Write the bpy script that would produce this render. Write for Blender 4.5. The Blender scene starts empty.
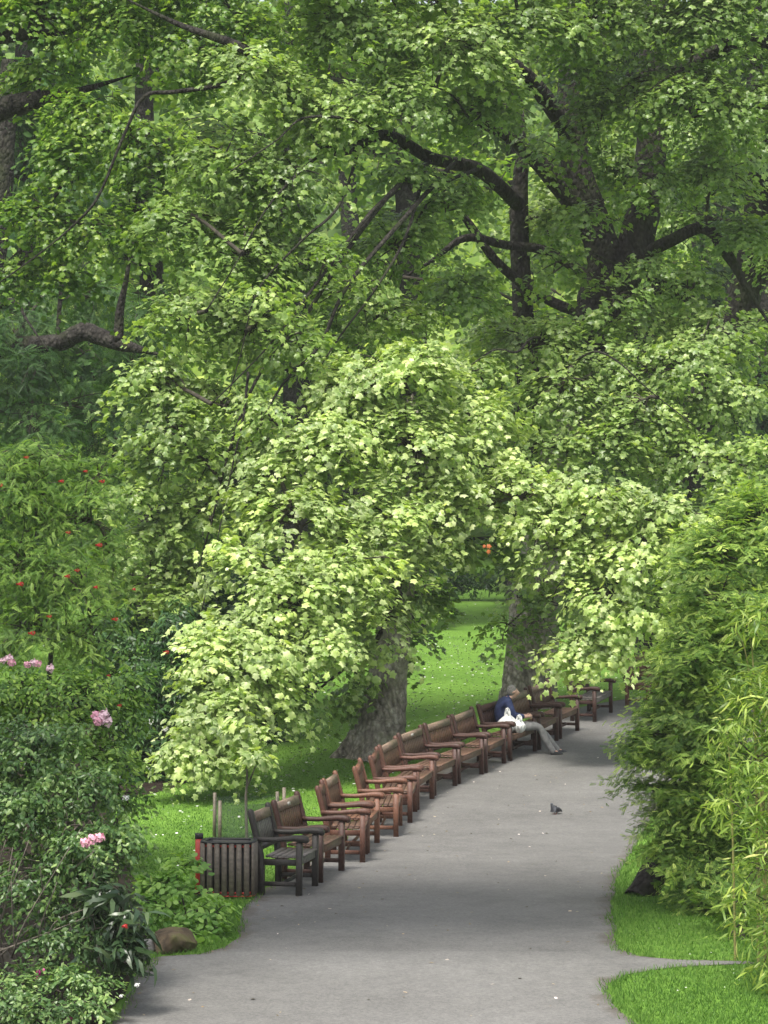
import bpy, bmesh, math, random
import numpy as np
from mathutils import Vector, Matrix

SC = bpy.context.scene
HAZE = .0005
COL = SC.collection
rng = np.random.default_rng(7)
random.seed(7)

# ------------------------------------------------------------------ camera model
F, HC, YH, UC = 2400.0, 4.6, 495.0, 384.0
ZY = np.array([-60, 10, 18, 20, 22, 24, 25.5, 27.15, 28.55, 30.3, 32, 34.4, 36, 37.2, 38.55, 39.9, 41.3, 43.6, 46, 50, 60, 90, 96, 120, 170, 230, 1200], float)
ZZ = np.array([.2, .2, .2, .2, .195, .165, .12, .055, 0, -.04, -.08, -.105, -.1, -.08, -.05, -.02, .025, .12, .23, .38, .58, .8, .9, 8, 34, 52, 60], float)
_ys = np.concatenate([np.linspace(-60, 15, 40)[:-1], np.arange(15, 60, .1), np.linspace(60, 300, 200), [1200]])
_zs = np.interp(_ys, ZY, ZZ)
k_ = np.exp(-np.linspace(-2, 2, 13) ** 2); k_ /= k_.sum()
_sm = np.convolve(_zs, k_, mode='same'); _zs[20:-20] = _sm[20:-20]

def gz(y):
    return np.interp(y, _ys, _zs)

def P(u, v, d):
    return np.array([(u - UC) * d / F, d, HC - (v - YH) * d / F])

def G(u, v):
    lo, hi = 8.0, 95.0
    s = (v - YH) / F
    for _ in range(60):
        m = .5 * (lo + hi)
        if HC - s * m > gz(m): lo = m
        else: hi = m
    return np.array([(u - UC) * lo / F, lo, gz(lo)])

# ------------------------------------------------------------------ object helpers
def link(o, parent=None):
    COL.objects.link(o)
    if parent is not None: o.parent = parent
    return o

def empty(name, loc, rz=0, label=None, cat=None, group=None):
    o = bpy.data.objects.new(name, None)
    o.empty_display_size = .2
    o.location = loc; o.rotation_euler = (0, 0, rz)
    link(o); tag(o, label, cat, group); return o

def tag(o, label=None, cat=None, group=None, kind=None):
    if label: o['label'] = label
    if cat: o['category'] = cat
    if group: o['group'] = group
    if kind: o['kind'] = kind
    return o

def mesh_obj(name, V, F_, mat, parent=None, smooth=False, attrs=None, midx=None):
    """V (n,3), F_ : (m,3) or (m,4) array or list of such arrays"""
    if not isinstance(F_, (list, tuple)): F_ = [F_]
    F_ = [np.asarray(f, np.int32) for f in F_ if len(f)]
    me = bpy.data.meshes.new(name)
    V = np.asarray(V, np.float32)
    me.vertices.add(len(V)); me.vertices.foreach_set('co', V.ravel())
    loops = np.concatenate([f.ravel() for f in F_])
    tot = np.concatenate([np.full(len(f), f.shape[1], np.int32) for f in F_])
    st = np.concatenate([[0], np.cumsum(tot)[:-1]]).astype(np.int32)
    me.loops.add(len(loops)); me.loops.foreach_set('vertex_index', loops)
    me.polygons.add(len(tot)); me.polygons.foreach_set('loop_start', st)
    if smooth: me.polygons.foreach_set('use_smooth', np.ones(len(tot), bool))
    if midx is not None: me.polygons.foreach_set('material_index', np.asarray(midx, np.int32))
    for k, (dom, arr) in (attrs or {}).items():
        a = me.attributes.new(k, 'FLOAT', dom); a.data.foreach_set('value', np.asarray(arr, np.float32))
    me.update(calc_edges=True)
    for m in (mat if isinstance(mat, (list, tuple)) else [mat]): me.materials.append(m)
    o = bpy.data.objects.new(name, me)
    return link(o, parent)

class MB:
    """collects primitive solids into one mesh"""
    def __init__(s): s.V = []; s.F3 = []; s.F4 = []; s.n = 0
    def add(s, V, quads=(), tris=()):
        V = np.asarray(V, float).reshape(-1, 3)
        if len(quads): s.F4.append(np.asarray(quads, int).reshape(-1, 4) + s.n)
        if len(tris): s.F3.append(np.asarray(tris, int).reshape(-1, 3) + s.n)
        s.V.append(V); s.n += len(V)
    def box(s, a, b, bev=.006):
        """box with chamfered long edges"""
        a = np.array(a, float); b = np.array(b, float)
        lo, hi = np.minimum(a, b), np.maximum(a, b)
        bev = min(bev, .3 * (hi - lo).min())
        ax = int(np.argmax(hi - lo)); i, j = [k for k in range(3) if k != ax]
        prof = [(lo[i] + bev, lo[j]), (hi[i] - bev, lo[j]), (hi[i], lo[j] + bev), (hi[i], hi[j] - bev), (hi[i] - bev, hi[j]), (lo[i] + bev, hi[j]), (lo[i], hi[j] - bev), (lo[i], lo[j] + bev)]
        V = []
        for e in (lo[ax], hi[ax]):
            for p, q in prof:
                v = [0, 0, 0]; v[ax] = e; v[i] = p; v[j] = q; V.append(v)
        q = [(k, (k + 1) % 8, 8 + (k + 1) % 8, 8 + k) for k in range(8)]
        t = [(0, k + 1, k) for k in range(1, 7)] + [(8, 8 + k, 9 + k) for k in range(1, 7)]
        s.add(V, q, t)
    def prism(s, prof, x0, x1):
        """profile of (y,z) extruded along x, profile strip-like: two matched polylines top,bottom"""
        top, bot = prof
        n = len(top); V = []
        for x in (x0, x1):
            V += [(x, y, z) for y, z in top] + [(x, y, z) for y, z in bot]
        q = []
        for k in range(n - 1):
            q += [(k, k + 1, n + k + 1, n + k), (2 * n + k + 1, 2 * n + k, 3 * n + k, 3 * n + k + 1)]
            q += [(k + 1, k, 2 * n + k, 2 * n + k + 1), (n + k, n + k + 1, 3 * n + k + 1, 3 * n + k)]
        q += [(0, n, 3 * n, 2 * n), (n - 1, 3 * n - 1, 4 * n - 1, 2 * n - 1)]
        s.add(V, q)
    def tube(s, pts, rad, sides=8, cap=True, jit=0, flare=None):
        V, Q = tube(pts, rad, sides, jit)
        s.add(V, Q)
        if cap:
            n = len(pts)
            t = [(0, k + 1, k) for k in range(1, sides - 1)]
            b = (n - 1) * sides
            t += [(b, b + k, b + k + 1) for k in range(1, sides - 1)]
            s.F3.append(np.array(t) + s.n - len(V))
    def lathe(s, prof, c, sides=12):
        V = []; Q = []
        for r, z in prof:
            for k in range(sides):
                a = 2 * math.pi * k / sides
                V.append((c[0] + r * math.cos(a), c[1] + r * math.sin(a), c[2] + z))
        for i in range(len(prof) - 1):
            for k in range(sides):
                Q.append((i * sides + k, i * sides + (k + 1) % sides, (i + 1) * sides + (k + 1) % sides, (i + 1) * sides + k))
        s.add(V, Q)
    def build(s, name, mat, parent=None, smooth=False):
        return mesh_obj(name, np.concatenate(s.V), [np.concatenate(x) for x in (s.F4, s.F3) if x], mat, parent, smooth)

def norm(a):
    return a / np.maximum(np.linalg.norm(a, axis=-1, keepdims=True), 1e-9)

def catmull(pts, rad, n=6):
    pts = np.asarray(pts, float); rad = np.asarray(rad, float)
    if len(pts) < 3: 
        t = np.linspace(0, 1, n + 1)[:, None]
        return pts[0] + (pts[1] - pts[0]) * t, rad[0] + (rad[1] - rad[0]) * t[:, 0]
    A = np.vstack([2 * pts[0] - pts[1], pts, 2 * pts[-1] - pts[-2]])
    out, ro = [], []
    for i in range(1, len(A) - 2):
        for t in np.linspace(0, 1, n, endpoint=False):
            p0, p1, p2, p3 = A[i - 1], A[i], A[i + 1], A[i + 2]
            out.append(.5 * ((2 * p1) + (-p0 + p2) * t + (2 * p0 - 5 * p1 + 4 * p2 - p3) * t * t + (-p0 + 3 * p1 - 3 * p2 + p3) * t ** 3))
            ro.append(rad[i - 1] + (rad[i] - rad[i - 1]) * t)
    out.append(pts[-1]); ro.append(rad[-1])
    return np.array(out), np.array(ro)

def tube(pts, rad, sides=8, jit=0):
    pts = np.asarray(pts, float); n = len(pts)
    rad = np.broadcast_to(np.asarray(rad, float), (n,))
    T = np.gradient(pts, axis=0); T = norm(T)
    ref = np.array([0, 1., 0]) if abs(T[0][1]) < .8 else np.array([1., 0, 0])
    V = np.zeros((n, sides, 3)); a = np.arange(sides) * 2 * math.pi / sides
    prev = norm(np.cross(T[0], ref))
    lob = 1 + jit * np.sin(a * 3 + rng.uniform(0, 6)) + jit * .7 * np.sin(a * 5 + rng.uniform(0, 6))
    for i in range(n):
        x = norm(prev - T[i] * prev.dot(T[i])); y = np.cross(T[i], x); prev = x
        rr = rad[i] * (lob + (rng.normal(0, jit * .5, sides) if jit else 0))
        V[i] = pts[i] + np.outer(np.cos(a) * rr, x) + np.outer(np.sin(a) * rr, y)
    i = np.arange(n - 1)[:, None] * sides; k = np.arange(sides)[None]; k2 = (k + 1) % sides
    Q = np.stack([i + k, i + k2, i + sides + k2, i + sides + k], -1).reshape(-1, 4)
    return V.reshape(-1, 3), Q

def batch_tubes(Pn, r0, r1, sides=4):
    """Pn (K,n,3)"""
    K, n, _ = Pn.shape
    T = norm(np.gradient(Pn, axis=1))
    ref = np.array([.13, .31, .94])
    x = norm(np.cross(T, ref)); y = np.cross(T, x)
    r = np.linspace(0, 1, n)[None, :, None, None]
    rr = np.asarray(r0).reshape(-1, 1, 1, 1) * (1 - r) + np.asarray(r1).reshape(-1, 1, 1, 1) * r
    a = np.arange(sides) * 2 * math.pi / sides
    V = Pn[:, :, None, :] + rr * (np.cos(a)[None, None, :, None] * x[:, :, None] + np.sin(a)[None, None, :, None] * y[:, :, None])
    b = (np.arange(K) * n * sides)[:, None, None]
    i = (np.arange(n - 1) * sides)[None, :, None]; k = np.arange(sides)[None, None]; k2 = (k + 1) % sides
    Q = np.stack([b + i + k, b + i + k2, b + i + sides + k2, b + i + sides + k], -1).reshape(-1, 4)
    return V.reshape(-1, 3), Q

# ------------------------------------------------------------------ materials
def newmat(name):
    m = bpy.data.materials.new(name); m.use_nodes = True
    nt = m.node_tree; nt.nodes.clear()
    out = nt.nodes.new('ShaderNodeOutputMaterial')
    return m, nt, out

def N(nt, t, **kw):
    n = nt.nodes.new(t)
    for k, v in kw.items():
        if k in n.inputs: n.inputs[k].default_value = v
        else: setattr(n, k, v)
    return n

def ramp(nt, stops, fac=None):
    r = nt.nodes.new('ShaderNodeValToRGB')
    e = r.color_ramp.elements
    while len(e) < len(stops): e.new(.5)
    for x, (p, c) in zip(e, stops):
        x.position = p; x.color = (*c, 1) if len(c) == 3 else c
    if fac is not None: nt.links.new(fac, r.inputs[0])
    return r

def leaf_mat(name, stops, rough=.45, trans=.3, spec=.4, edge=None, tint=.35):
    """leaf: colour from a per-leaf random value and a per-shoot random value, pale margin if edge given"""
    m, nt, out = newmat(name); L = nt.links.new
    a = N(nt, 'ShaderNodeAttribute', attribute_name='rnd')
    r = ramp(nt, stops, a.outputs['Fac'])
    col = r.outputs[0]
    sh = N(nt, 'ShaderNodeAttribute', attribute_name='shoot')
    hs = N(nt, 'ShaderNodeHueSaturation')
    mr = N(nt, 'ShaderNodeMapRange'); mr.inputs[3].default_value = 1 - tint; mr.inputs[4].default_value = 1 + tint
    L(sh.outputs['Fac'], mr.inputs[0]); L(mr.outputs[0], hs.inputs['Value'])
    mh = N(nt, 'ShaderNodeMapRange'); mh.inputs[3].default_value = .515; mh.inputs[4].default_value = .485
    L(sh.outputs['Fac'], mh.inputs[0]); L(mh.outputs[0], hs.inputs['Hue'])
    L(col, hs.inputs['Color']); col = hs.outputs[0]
    if edge:
        lc = N(nt, 'ShaderNodeAttribute', attribute_name='lc')
        nz = N(nt, 'ShaderNodeTexNoise', Scale=28.0, Detail=1.0)
        tc = N(nt, 'ShaderNodeTexCoord'); L(tc.outputs['Object'], nz.inputs['Vector'])
        ma = N(nt, 'ShaderNodeMath', operation='MULTIPLY'); L(lc.outputs['Fac'], ma.inputs[0]); L(nz.outputs['Fac'], ma.inputs[1])
        mx = N(nt, 'ShaderNodeMix', data_type='RGBA'); L(ma.outputs[0], mx.inputs[0]); L(col, mx.inputs[6])
        mx.inputs[7].default_value = (*edge, 1); col = mx.outputs[2]
    p = N(nt, 'ShaderNodeBsdfPrincipled', Roughness=rough); p.inputs['Specular IOR Level'].default_value = spec
    L(col, p.inputs['Base Color'])
    t = N(nt, 'ShaderNodeBsdfTranslucent')
    g = N(nt, 'ShaderNodeMix', data_type='RGBA', blend_type='MULTIPLY'); g.inputs[0].default_value = 1
    g.inputs[7].default_value = (1.5, 1.6, .6, 1); L(col, g.inputs[6]); L(g.outputs[2], t.inputs['Color'])
    ms = N(nt, 'ShaderNodeMixShader', Fac=trans); L(p.outputs[0], ms.inputs[1]); L(t.outputs[0], ms.inputs[2])
    L(ms.outputs[0], out.inputs[0])
    return m

def noise_mat(name, c1, c2, scale=8, rough=.8, bump=.3, detail=6, spec=.3, stretch=(1, 1, 1), c3=None, bdist=.01, scale2=None):
    m, nt, out = newmat(name); L = nt.links.new
    tc = N(nt, 'ShaderNodeTexCoord'); mp = N(nt, 'ShaderNodeMapping'); mp.inputs['Scale'].default_value = stretch
    L(tc.outputs['Object'], mp.inputs[0])
    nz = N(nt, 'ShaderNodeTexNoise', Scale=float(scale), Detail=float(detail)); L(mp.outputs[0], nz.inputs['Vector'])
    stops = [(.3, c1), (.7, c2)] if c3 is None else [(.28, c1), (.5, c2), (.72, c3)]
    r = ramp(nt, stops, nz.outputs['Fac'])
    p = N(nt, 'ShaderNodeBsdfPrincipled', Roughness=rough); p.inputs['Specular IOR Level'].default_value = spec
    col = r.outputs[0]
    if scale2:
        n2 = N(nt, 'ShaderNodeTexNoise', Scale=float(scale2), Detail=3.0); L(tc.outputs['Object'], n2.inputs['Vector'])
        r2 = ramp(nt, [(.35, (.72, .72, .72)), (.65, (1.15, 1.15, 1.15))], n2.outputs['Fac'])
        mx = N(nt, 'ShaderNodeMix', data_type='RGBA', blend_type='MULTIPLY'); mx.inputs[0].default_value = 1
        L(col, mx.inputs[6]); L(r2.outputs[0], mx.inputs[7]); col = mx.outputs[2]
    L(col, p.inputs['Base Color'])
    if bump:
        b = N(nt, 'ShaderNodeBump', Strength=float(bump), Distance=float(bdist)); L(nz.outputs['Fac'], b.inputs['Height']); L(b.outputs[0], p.inputs['Normal'])
    L(p.outputs[0], out.inputs[0])
    return m

def bark_mat(name, c1, c2, c3, moss=None):
    m, nt, out = newmat(name); L = nt.links.new
    tc = N(nt, 'ShaderNodeTexCoord'); mp = N(nt, 'ShaderNodeMapping'); mp.inputs['Scale'].default_value = (1, 1, .6)
    L(tc.outputs['Object'], mp.inputs[0])
    nz = N(nt, 'ShaderNodeTexNoise', Scale=5.0, Detail=8.0, Roughness=.7); L(mp.outputs[0], nz.inputs['Vector'])
    vo = N(nt, 'ShaderNodeTexVoronoi', Scale=15.0, feature='F1'); L(mp.outputs[0], vo.inputs['Vector'])
    r = ramp(nt, [(.3, c1), (.5, c2), (.68, c3)], nz.outputs['Fac'])
    rv = ramp(nt, [(.2, (1.1, 1.1, 1.1)), (.75, (.5, .5, .5))], vo.outputs['Distance'])
    mx = N(nt, 'ShaderNodeMix', data_type='RGBA', blend_type='MULTIPLY'); mx.inputs[0].default_value = .8
    L(r.outputs[0], mx.inputs[6]); L(rv.outputs[0], mx.inputs[7]); col = mx.outputs[2]
    if moss:
        n3 = N(nt, 'ShaderNodeTexNoise', Scale=1.6, Detail=5.0); L(tc.outputs['Object'], n3.inputs['Vector'])
        rm = ramp(nt, [(.5, (0, 0, 0)), (.66, (1, 1, 1))], n3.outputs['Fac'])
        m2 = N(nt, 'ShaderNodeMix', data_type='RGBA'); L(rm.outputs[0], m2.inputs[0]); L(col, m2.inputs[6]); m2.inputs[7].default_value = (*moss, 1); col = m2.outputs[2]
    p = N(nt, 'ShaderNodeBsdfPrincipled', Roughness=.9); p.inputs['Specular IOR Level'].default_value = .2
    L(col, p.inputs['Base Color'])
    ad = N(nt, 'ShaderNodeMath', operation='ADD'); L(nz.outputs['Fac'], ad.inputs[0]); L(rv.outputs[0], ad.inputs[1])
    b = N(nt, 'ShaderNodeBump', Strength=1., Distance=.06); L(ad.outputs[0], b.inputs['Height']); L(b.outputs[0], p.inputs['Normal'])
    L(p.outputs[0], out.inputs[0])
    return m

def plain(name, c, rough=.6, spec=.4):
    return noise_mat(name, tuple(x * .8 for x in c), tuple(min(1, x * 1.15) for x in c), 25, rough, .1, 3, spec)

M = {}
M['pale'] = leaf_mat('variegated_sycamore_leaf', [(0, (.075, .165, .03)), (.3, (.18, .30, .055)), (.6, (.32, .43, .115)), (.82, (.46, .55, .21)), (1, (.60, .65, .37))], .4, .36, .45, edge=(.53, .60, .31), tint=.42)
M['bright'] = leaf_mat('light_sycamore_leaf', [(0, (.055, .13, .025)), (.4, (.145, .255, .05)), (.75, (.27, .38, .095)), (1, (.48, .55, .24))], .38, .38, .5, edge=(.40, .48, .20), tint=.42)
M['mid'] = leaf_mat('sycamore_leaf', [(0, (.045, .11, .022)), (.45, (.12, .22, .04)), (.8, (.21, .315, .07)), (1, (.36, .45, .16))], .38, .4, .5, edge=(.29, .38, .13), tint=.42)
M['left'] = leaf_mat('plane_leaf', [(0, (.05, .12, .02)), (.5, (.14, .245, .035)), (1, (.29, .39, .08))], .4, .42, .45, tint=.42)
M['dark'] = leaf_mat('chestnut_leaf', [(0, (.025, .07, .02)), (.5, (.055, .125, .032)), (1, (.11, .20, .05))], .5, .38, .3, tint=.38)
M['far'] = leaf_mat('far_tree_leaf', [(0, (.08, .16, .025)), (.5, (.17, .28, .045)), (1, (.34, .43, .10))], .5, .42, .25, tint=.4)
M['rowan'] = leaf_mat('feathery_leaf', [(0, (.05, .12, .025)), (.45, (.11, .21, .035)), (1, (.24, .36, .08))], .5, .36, .3, tint=.45)
M['rose'] = leaf_mat('rose_leaf', [(0, (.05, .12, .02)), (.5, (.12, .235, .035)), (1, (.24, .37, .07))], .42, .34, .4, tint=.42)
M['shrub'] = leaf_mat('small_shrub_leaf', [(0, (.035, .085, .025)), (.5, (.085, .17, .045)), (1, (.22, .32, .11))], .38, .28, .5, tint=.42)
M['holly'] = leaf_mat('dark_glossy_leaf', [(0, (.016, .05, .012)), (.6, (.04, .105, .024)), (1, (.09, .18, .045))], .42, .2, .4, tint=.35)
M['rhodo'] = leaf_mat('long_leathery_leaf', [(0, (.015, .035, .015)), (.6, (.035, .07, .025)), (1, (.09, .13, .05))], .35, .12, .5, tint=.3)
M['herb'] = leaf_mat('herb_leaf', [(0, (.08, .19, .03)), (.5, (.16, .31, .05)), (1, (.27, .44, .10))], .45, .34, .4, tint=.3)
M['conifer'] = leaf_mat('conifer_spray_leaf', [(0, (.04, .10, .022)), (.4, (.12, .22, .04)), (.75, (.25, .37, .075)), (1, (.42, .52, .14))], .5, .36, .3, tint=.5)
M['bamboo'] = leaf_mat('bamboo_leaf', [(0, (.08, .165, .025)), (.5, (.18, .28, .045)), (.85, (.32, .40, .09)), (1, (.50, .48, .18))], .42, .34, .4, tint=.4)
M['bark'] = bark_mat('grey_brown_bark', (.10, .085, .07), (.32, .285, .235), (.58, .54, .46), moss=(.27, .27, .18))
M['barkdarkshade'] = bark_mat('dark_shaded_bark', (.014, .012, .011), (.035, .031, .027), (.07, .065, .055), moss=(.035, .04, .02))  # dark bark, also painting crown shade onto the old sycamore's upper stems
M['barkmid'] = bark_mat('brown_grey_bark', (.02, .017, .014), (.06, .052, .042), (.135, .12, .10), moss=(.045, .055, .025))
M['twig'] = noise_mat('twig_bark', (.03, .026, .02), (.07, .06, .045), 12, .9, .2)
M['greytwig'] = noise_mat('grey_twig', (.08, .07, .055), (.19, .165, .135), 12, .9, .2)

# ------------------------------------------------------------------ leaf templates: (verts, tris, lc)
def T_palmate():
    half = [(-.07, .2), (.08, .46), (.27, .32), (.55, .55), (.66, .24)]
    o = [(0, 0)] + half + [(1, 0)] + [(x, -y) for x, y in half[::-1]]
    V = [(x, y, -.28 * abs(y) - .22 * x * x) for x, y in o] + [(.36, 0, .03)]
    n = len(o)
    return np.array(V), np.array([(n, k, (k + 1) % n) for k in range(n)]), np.array([.9] * n + [0.])
def T_palm_lo():
    o = [(0, 0), (.1, .42), (.56, .5), (1, 0), (.56, -.5), (.1, -.42)]
    V = np.array([(x, y, -.28 * abs(y) - .2 * x * x) for x, y in o])
    return V, np.array([(0, 3, 1), (1, 3, 2), (0, 5, 3), (5, 4, 3)]), np.full(6, .5)
def T_ovate(w=.25, droop=.2):
    V = np.array([(0, 0, 0), (.35, w, -.06), (.75, w * .7, -.1 - droop * .5), (1, 0, -.05 - droop), (.75, -w * .7, -.1 - droop * .5), (.35, -w, -.06), (.5, 0, .02 - droop * .2)])
    return V, np.array([(6, k, (k + 1) % 6) for k in range(6)]), np.array([.8] * 6 + [0.])
def T_lance(w=.07, droop=.35):
    V = np.array([(0, 0, 0), (.35, w, -.08 * droop), (.35, -w, -.08 * droop), (.7, w * .75, -.4 * droop), (.7, -w * .75, -.4 * droop), (1, 0, -droop)])
    return V, np.array([(0, 2, 1), (1, 2, 4), (1, 4, 3), (3, 4, 5)]), np.full(6, .5)
def T_frond(pairs=7, ll=.26, lw=.055, droop=.3, ang=1.0, taper=True):
    V, Tn = [], []
    for i in range(pairs):
        x = (i + .8) / pairs; z = -droop * x * x
        l = ll * (math.sin(math.pi * min(1, .25 + .75 * (1 - x) + .08)) * .6 + .5 * (1 - x) + .15) if taper else ll
        for s in (1, -1):
            b = len(V); c, sn = math.cos(ang), math.sin(ang) * s
            px, py = -sn * lw, c * lw
            V += [(x - .02, 0, z), (x + c * l * .5 + px * s, sn * l * .5 + py * s, z - .03), (x + c * l, sn * l, z - .12 * l - .04), (x + c * l * .5 - px * s, sn * l * .5 - py * s, z - .03)]
            Tn += [(b, b + 1, b + 2), (b, b + 2, b + 3)]
    b = len(V); V += [(0, -.008, 0), (0, .008, 0), (1, 0, -droop)]; Tn += [(b, b + 1, b + 2)]
    return np.array(V), np.array(Tn), np.full(len(V), .5)
def T_pinna():
    # short flat spray of overlapping scale twigs
    return T_frond(7, .36, .05, .1, .8)
TPL = dict(palm=T_palmate(), palmlo=T_palm_lo(), ovate=T_ovate(), broad=T_ovate(.36, .15), lance=T_lance(), long=T_lance(.12, .45), frond=T_frond(), pinna=T_pinna())

def stamp(tpl, pos, X, Nn, sc):
    V, Tn, lc = TPL[tpl]
    X = norm(X - Nn * (X * Nn).sum(-1, keepdims=True)); Y = np.cross(Nn, X)
    sc = sc[:, None, None]
    W = pos[:, None] + sc * (V[None, :, 0:1] * X[:, None] + V[None, :, 1:2] * Y[:, None] + V[None, :, 2:3] * Nn[:, None])
    k = len(V); n = len(pos)
    Fc = (Tn[None] + (np.arange(n) * k)[:, None, None]).reshape(-1, 3)
    return W.reshape(-1, 3), Fc, np.tile(lc, n), len(Tn)

class Foliage:
    def __init__(s): s.V = []; s.F = []; s.lc = []; s.r = []; s.sh = []; s.mi = []; s.tV = []; s.tF = []; s.n = 0; s.tn = 0
    def leaves(s, tpl, pos, X, Nn, sc, rnd, shoot, mi=0):
        V, Fc, lc, nt = stamp(tpl, pos, X, norm(Nn), sc)
        s.V.append(V); s.F.append(Fc + s.n); s.n += len(V); s.lc.append(lc)
        s.r.append(np.repeat(rnd, nt)); s.sh.append(np.repeat(shoot, nt)); s.mi.append(np.full(len(Fc), mi))
    def tubes(s, V, Q):
        s.tV.append(V); s.tF.append(Q + s.tn); s.tn += len(V)
    def build(s, name, mats, parent, twigmat=None):
        V = np.concatenate(s.V); Fc = np.concatenate(s.F); lc = np.concatenate(s.lc)
        r = np.concatenate(s.r); sh = np.concatenate(s.sh); mi = np.concatenate(s.mi)
        mats = list(mats) if isinstance(mats, (list, tuple)) else [mats]
        if s.tV and twigmat:
            tV = np.concatenate(s.tV); tF = np.concatenate(s.tF) + len(V)
            tF = np.concatenate([tF[:, [0, 1, 2]], tF[:, [0, 2, 3]]])
            V = np.concatenate([V, tV]); lc = np.concatenate([lc, np.zeros(len(tV))])
            r = np.concatenate([r, np.zeros(len(tF))]); sh = np.concatenate([sh, np.zeros(len(tF))])
            mi = np.concatenate([mi, np.full(len(tF), len(mats))]); Fc = np.concatenate([Fc, tF]); mats = mats + [twigmat]
        loc = np.array(parent.location) if parent is not None else np.zeros(3)
        return mesh_obj(name, V - loc, Fc, mats, parent, attrs={'rnd': ('FACE', r), 'shoot': ('FACE', sh), 'lc': ('POINT', lc)}, midx=mi)

def runit(n, k=3):
    return norm(rng.normal(size=(n, k)))

def grow_lobe(fo, c, r, limb, tpl='palm', leaf=.15, lai=5., T=7, Mx=7, tw=.55, droop=.5, up=.7, outw=.6, shootr=.018, mi=0, rise=.18, flat=1., back=.5, bias=(0, 0, 0), larea=.55, jitter=.3, side=.9, rb=0., tipb=0., pj=.05, grp=.3):
    """shoots from the limb polyline out to an ellipsoid, twigs on the shoots, leaves on the twigs"""
    c = np.asarray(c, float); r = np.asarray(r, float)
    area = math.pi * r[0] * r[2]
    K = max(4, int(area * lai / (larea * leaf * leaf * T * Mx)))
    d = runit(K * 4); d = d + np.asarray(bias)
    d = norm(d)
    keep = (rng.random(len(d)) < np.where(d[:, 1] > .35, back, 1)) & (rng.random(len(d)) < np.where(d[:, 2] < -.55, .45, 1))
    d = d[keep][:K]; K = len(d)
    rad = (.5 + .55 * rng.random(K) ** .6)[:, None]
    tips = c + d * r * rad
    ii = rng.integers(len(limb) // 3, len(limb), K)
    root = limb[ii] + (tips - limb[ii]) * .08
    ln = np.linalg.norm(tips - root, axis=1)[:, None]
    ctrl = .5 * (root + tips) + np.array([0, 0, 1]) * ln * rise + rng.normal(0, .08, (K, 3)) * ln
    t5 = np.linspace(0, 1, 6)[None, :, None]
    bez = lambda t: (1 - t) ** 2 * root[:, None] + 2 * t * (1 - t) * ctrl[:, None] + t * t * tips[:, None]
    V, Q = batch_tubes(bez(t5), np.full(K, shootr), np.full(K, shootr * .3), 4); fo.tubes(V, Q)
    # twigs
    tt = np.sort(rng.uniform(.3, 1.02, (K, T)), axis=1)[:, :, None]
    base = bez(tt)
    tan = norm(2 * (1 - tt) * (ctrl - root)[:, None] + 2 * tt * (tips - ctrl)[:, None])
    sd = norm(np.cross(tan, np.array([0, 0, 1.]) + rng.normal(0, .25, (K, T, 3))))
    sg = np.where(np.arange(T)[None, :, None] % 2 == 0, 1., -1.)
    tdir = norm(tan * .7 + sd * sg * side + rng.normal(0, .25, (K, T, 3)) * np.array([1, 1, flat]))
    L_ = tw * (1.15 - .5 * tt) * rng.uniform(.6, 1.25, (K, T, 1))
    s = ((np.arange(Mx) + .6) / Mx)[None, None, :, None] + rng.uniform(-.06, .06, (K, T, Mx, 1))
    pos = base[:, :, None] + tdir[:, :, None] * L_[:, :, None] * s + np.array([0, 0, -1.]) * droop * L_[:, :, None] * s ** 2
    out = norm((pos - c) / r)
    ms = np.where(np.arange(Mx)[None, None, :, None] % 2 == 0, 1., -1.)
    perp = norm(np.cross(tdir, [0, 0, 1.]))[:, :, None] * ms
    nn = np.array([0, 0, 1.]) * up + out * outw + rng.normal(0, jitter, pos.shape) + rng.normal(0, grp, (K, 1, 1, 3)) + rng.normal(0, grp * .5, (K, T, 1, 3))
    X = tdir[:, :, None] * .55 + perp * .75 + np.array([0, 0, -.45]) + rng.normal(0, .3, pos.shape)
    n = K * T * Mx
    sc = leaf * rng.uniform(.5, 1.3, n)
    shv = np.repeat(rng.random(K), T * Mx)
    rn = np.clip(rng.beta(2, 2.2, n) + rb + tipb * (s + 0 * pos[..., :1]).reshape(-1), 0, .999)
    fo.leaves(tpl, pos.reshape(-1, 3) + rng.normal(0, pj, (n, 3)), X.reshape(-1, 3), nn.reshape(-1, 3), sc, rn, shv, mi)

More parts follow.
